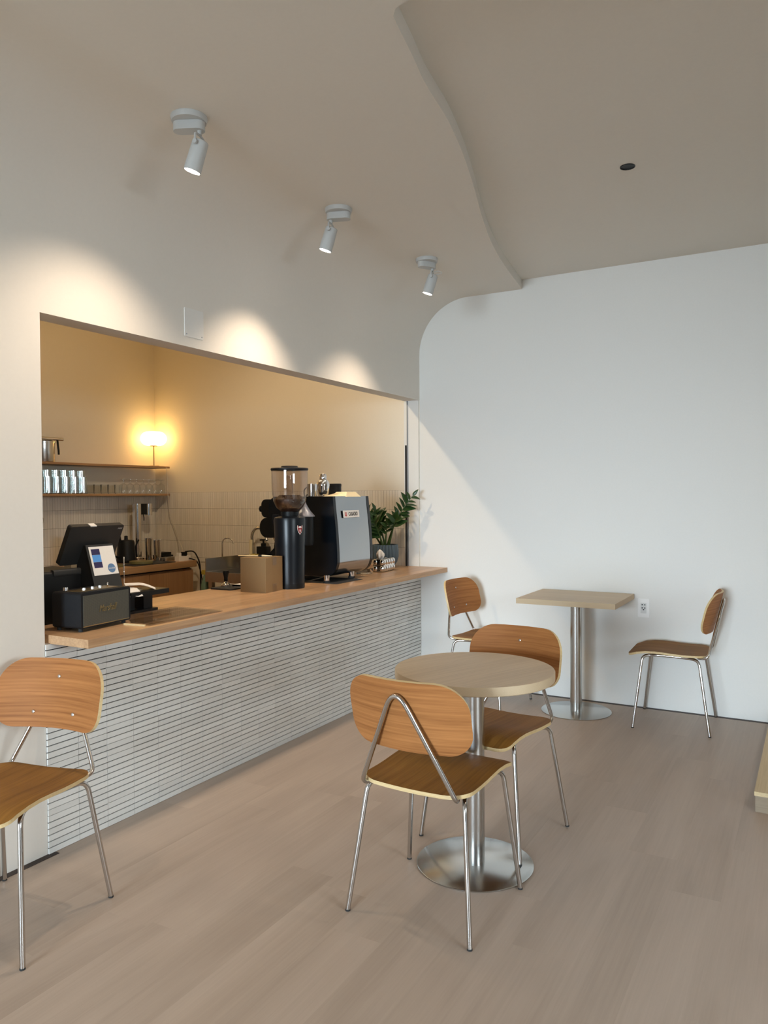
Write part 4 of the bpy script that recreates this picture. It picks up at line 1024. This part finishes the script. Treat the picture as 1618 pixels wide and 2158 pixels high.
for row in range(2):
    for k in range(6):
        y = 3.905 + k * 0.0815 + row * 0.02
        h = 0.19 if row == 0 else 0.135
        if row == 1 and k > 4: continue
        if gl0 is None or k == 0:
            o = fluted(h).build('fluted_glass', M['fluted']); dat = o.data; gl0 = o
        else:
            o = link('fluted_glass', dat)
        o.location = (XW + (0.07 if row == 0 else 0.165), y, ZS2)
        od = 'rightmost' if k == (5 if row == 0 else 4) else ORD[k]
        tag(o, (od + ' tall fluted glass in the back row of the lower shelf') if row == 0 else (od + ' shorter fluted glass in the front row of the lower shelf'), 'glass', 'tall fluted glasses, back row' if row == 0 else 'fluted glasses, front row')
tum = MB().lathe([(0.0, 0.0), (0.028, 0.0), (0.034, 0.078), (0.032, 0.078), (0.027, 0.008), (0.0, 0.008)], 24).build('tumbler', glass('tumbler_glass', (0.97, 0.99, 0.99)))
for k in range(5):
    o = tum if k == 0 else link('tumbler', tum.data)
    o.location = (XW + 0.155, 4.345 + k * 0.0725, ZS2)
    tag(o, ('rightmost' if k == 4 else ORD[k]) + ' of the short clear tumblers in the middle of the lower shelf', 'glass', 'short tumblers')
gob = MB().lathe([(0.034, 0.0), (0.037, 0.045), (0.030, 0.078), (0.010, 0.092), (0.005, 0.098), (0.005, 0.116), (0.012, 0.121), (0.034, 0.125), (0.034, 0.128), (0.0, 0.128)], 24).build('goblet', M['glass'])
for k in range(7):
    o = gob if k == 0 else link('goblet', gob.data)
    o.location = (XW + 0.12, 4.725 + k * 0.073, ZS2)
    tag(o, ORD[k] + ' of the upturned stemmed goblets on the right of the lower shelf', 'glass', 'upturned goblets')

# ------------------------------------------------------------------ sink
t = thing('sink_unit', 'freestanding steel sink with a raised splash rim at the kitchen back wall', 'sink', (-3.815, 4.91, 0))
sk = MB()
sk.box(-0.43, 0.50, -0.27, -0.25, 0.73, 0.80); sk.box(-0.43, 0.50, 0.24, 0.26, 0.73, 0.80)
sk.box(-0.43, -0.41, -0.25, 0.24, 0.73, 0.80); sk.box(0.48, 0.50, -0.25, 0.24, 0.73, 0.80); sk.box(-0.43, 0.50, -0.27, 0.26, 0.72, 0.73); sk.box(-0.43, 0.50, 0.15, 0.26, 0.785, 0.80)
sk.build('basin', M['steel'], t)
MB().box(-0.44, 0.51, 0.255, 0.28, 0.78, 0.905).build('splash_rim', M['steel'], t)
MB().box(-0.44, -0.43, -0.27, 0.255, 0.72, 0.905).build('side_rim', M['steel'], t)
MB().box(-0.42, 0.49, -0.275, -0.270, 0.75, 0.80).build('apron', M['steel'], t)
for fx in (-0.40, 0.46):
    for fy in (-0.24, 0.22):
        MB().box(fx - 0.018, fx + 0.018, fy - 0.018, fy + 0.018, 0, 0.72).build('leg', M['steel'], t)
MB().box(-0.30, 0.40, -0.20, 0.20, 0.25, 0.27).build('under_shelf', M['cab'], t)
t = thing('mixer_tap', 'large gooseneck tap arching over the sink', 'tap', (-4.17, 5.125, 0.80))
MB().lathe([(0.024, 0.0), (0.022, 0.03), (0.012, 0.034)], 20).build('base', M['chrome'], t)
a_ = [(0, 0, 0.03), (0, 0, 0.235)] + [(0.10 - 0.10 * math.cos(PI * k / 12) , -0.012 * k / 12 * 6, 0.235 + 0.10 * math.sin(PI * k / 12)) for k in range(1, 11)] + [(0.212, -0.07, 0.235)]
MB().tube(a_, 0.0125, 12).build('spout', M['steel'], t)
t = thing('filter_tap', 'slim small filter-water tap in front of the large tap', 'tap', (-4.33, 4.93, 0.775))
MB().lathe([(0.016, 0.0), (0.010, 0.05), (0.007, 0.055)], 16).build('base', M['chrome'], t)
a_ = [(0, 0, 0.04), (0, 0, 0.23)] + [(0.062 - 0.062 * math.cos(PI * k / 10), 0, 0.23 + 0.050 * math.sin(PI * k / 10)) for k in range(1, 9)] + [(0.122, 0, 0.235)]
MB().tube(a_, 0.006, 10).build('spout', M['chrome'], t)
MB().tube([(0, 0, 0.045), (-0.03, -0.01, 0.05)], 0.005, 8).build('lever', M['chrome'], t)
t = thing('soap_bottle', 'black pump soap bottle behind the cardboard box', 'soap bottle', (-4.03, 5.10, 0.905))
MB().rbox(-0.055, 0.055, -0.035, 0.035, -0.0, 0.075, 0.015, 'Z').build('bottle_body', M['black'], t)
MB().lathe([(0.022, 0.075), (0.022, 0.10), (0.008, 0.105), (0.008, 0.125)], 16).build('pump', M['black'], t)
MB().tube([(-0.035, 0, 0.128), (0.02, 0, 0.132)], 0.007, 8).build('nozzle', M['black'], t)
t = thing('candle_stick', 'cream candle-like stick standing beside the tap', 'candle', (-4.13, 5.06, 0.80))
MB().lathe([(0.0, 0.0), (0.014, 0.0), (0.014, 0.23), (0.012, 0.236), (0.0, 0.236)], 16).build('wax', M['candle'], t)
t = thing('sponge', 'brown-yellow sponge on the sink rim beside the soap bottle', 'sponge', (-4.08, 5.05, 0.885))
MB().rbox(-0.03, 0.03, -0.03, 0.03, 0, 0.035, 0.008, 'Z').build('sponge_block', M['sponge'], t)
t = thing('spray_bottle', 'sage green spray bottle hanging at the left end of the sink', 'spray bottle', (-4.31, 4.70, 0.0))
MB().lathe([(0.0, 0.62), (0.034, 0.62), (0.034, 0.69), (0.020, 0.74), (0.012, 0.77)], 20).build('bottle_body', M['green'], t)
MB().rbox(-0.03, 0.03, -0.012, 0.012, 0.77, 0.805, 0.006, 'Y').build('trigger_head', M['sponge'], t)

# ------------------------------------------------------------------ kitchen ceiling lamp (its light falls through the opening on the back wall)
t = thing('kitchen_downlight', 'white round ceiling lamp in the kitchen above the counter', 'lamp', (-3.28, 3.45, 2.84))
MB().lathe([(0.0, 0.0), (0.06, 0.0), (0.06, -0.03), (0.045, -0.032)], 28).build('housing', M['lampwhite'], t)
MB().disc(0.045, -0.031, 28, up=False).build('lens', M['spotglow'], t)
L = bpy.data.lights.new('kitchen_beam', 'SPOT'); L.energy = 72; L.spot_size = math.radians(112); L.spot_blend = 0.6; L.color = (1.0, 0.77, 0.50); L.shadow_soft_size = 0.03
lo = bpy.data.objects.new('kitchen_beam', L); COL.objects.link(lo); lo.parent = t; lo.location = (0, 0, -0.05)
lo.rotation_euler = Vector((0, 0, -1)).rotation_difference(Vector((-0.10, 0.62, -0.78))).to_euler()
t = thing('kitchen_downlight', 'added unseen fill lamp over the kitchen floor', 'lamp', (-4.35, 3.9, 2.84))  # unseen lamp added to warm the left of the kitchen
MB().lathe([(0.0, 0.0), (0.06, 0.0), (0.06, -0.03), (0.045, -0.032)], 28).build('housing', M['lampwhite'], t)
MB().disc(0.045, -0.031, 28, up=False).build('lens', M['spotglow'], t)
L = bpy.data.lights.new('kitchen_fill', 'POINT'); L.energy = 10; L.color = (1.0, 0.66, 0.30); L.shadow_soft_size = 0.05
lo = bpy.data.objects.new('kitchen_fill', L); COL.objects.link(lo); lo.parent = t; lo.location = (0, 0, -0.10)
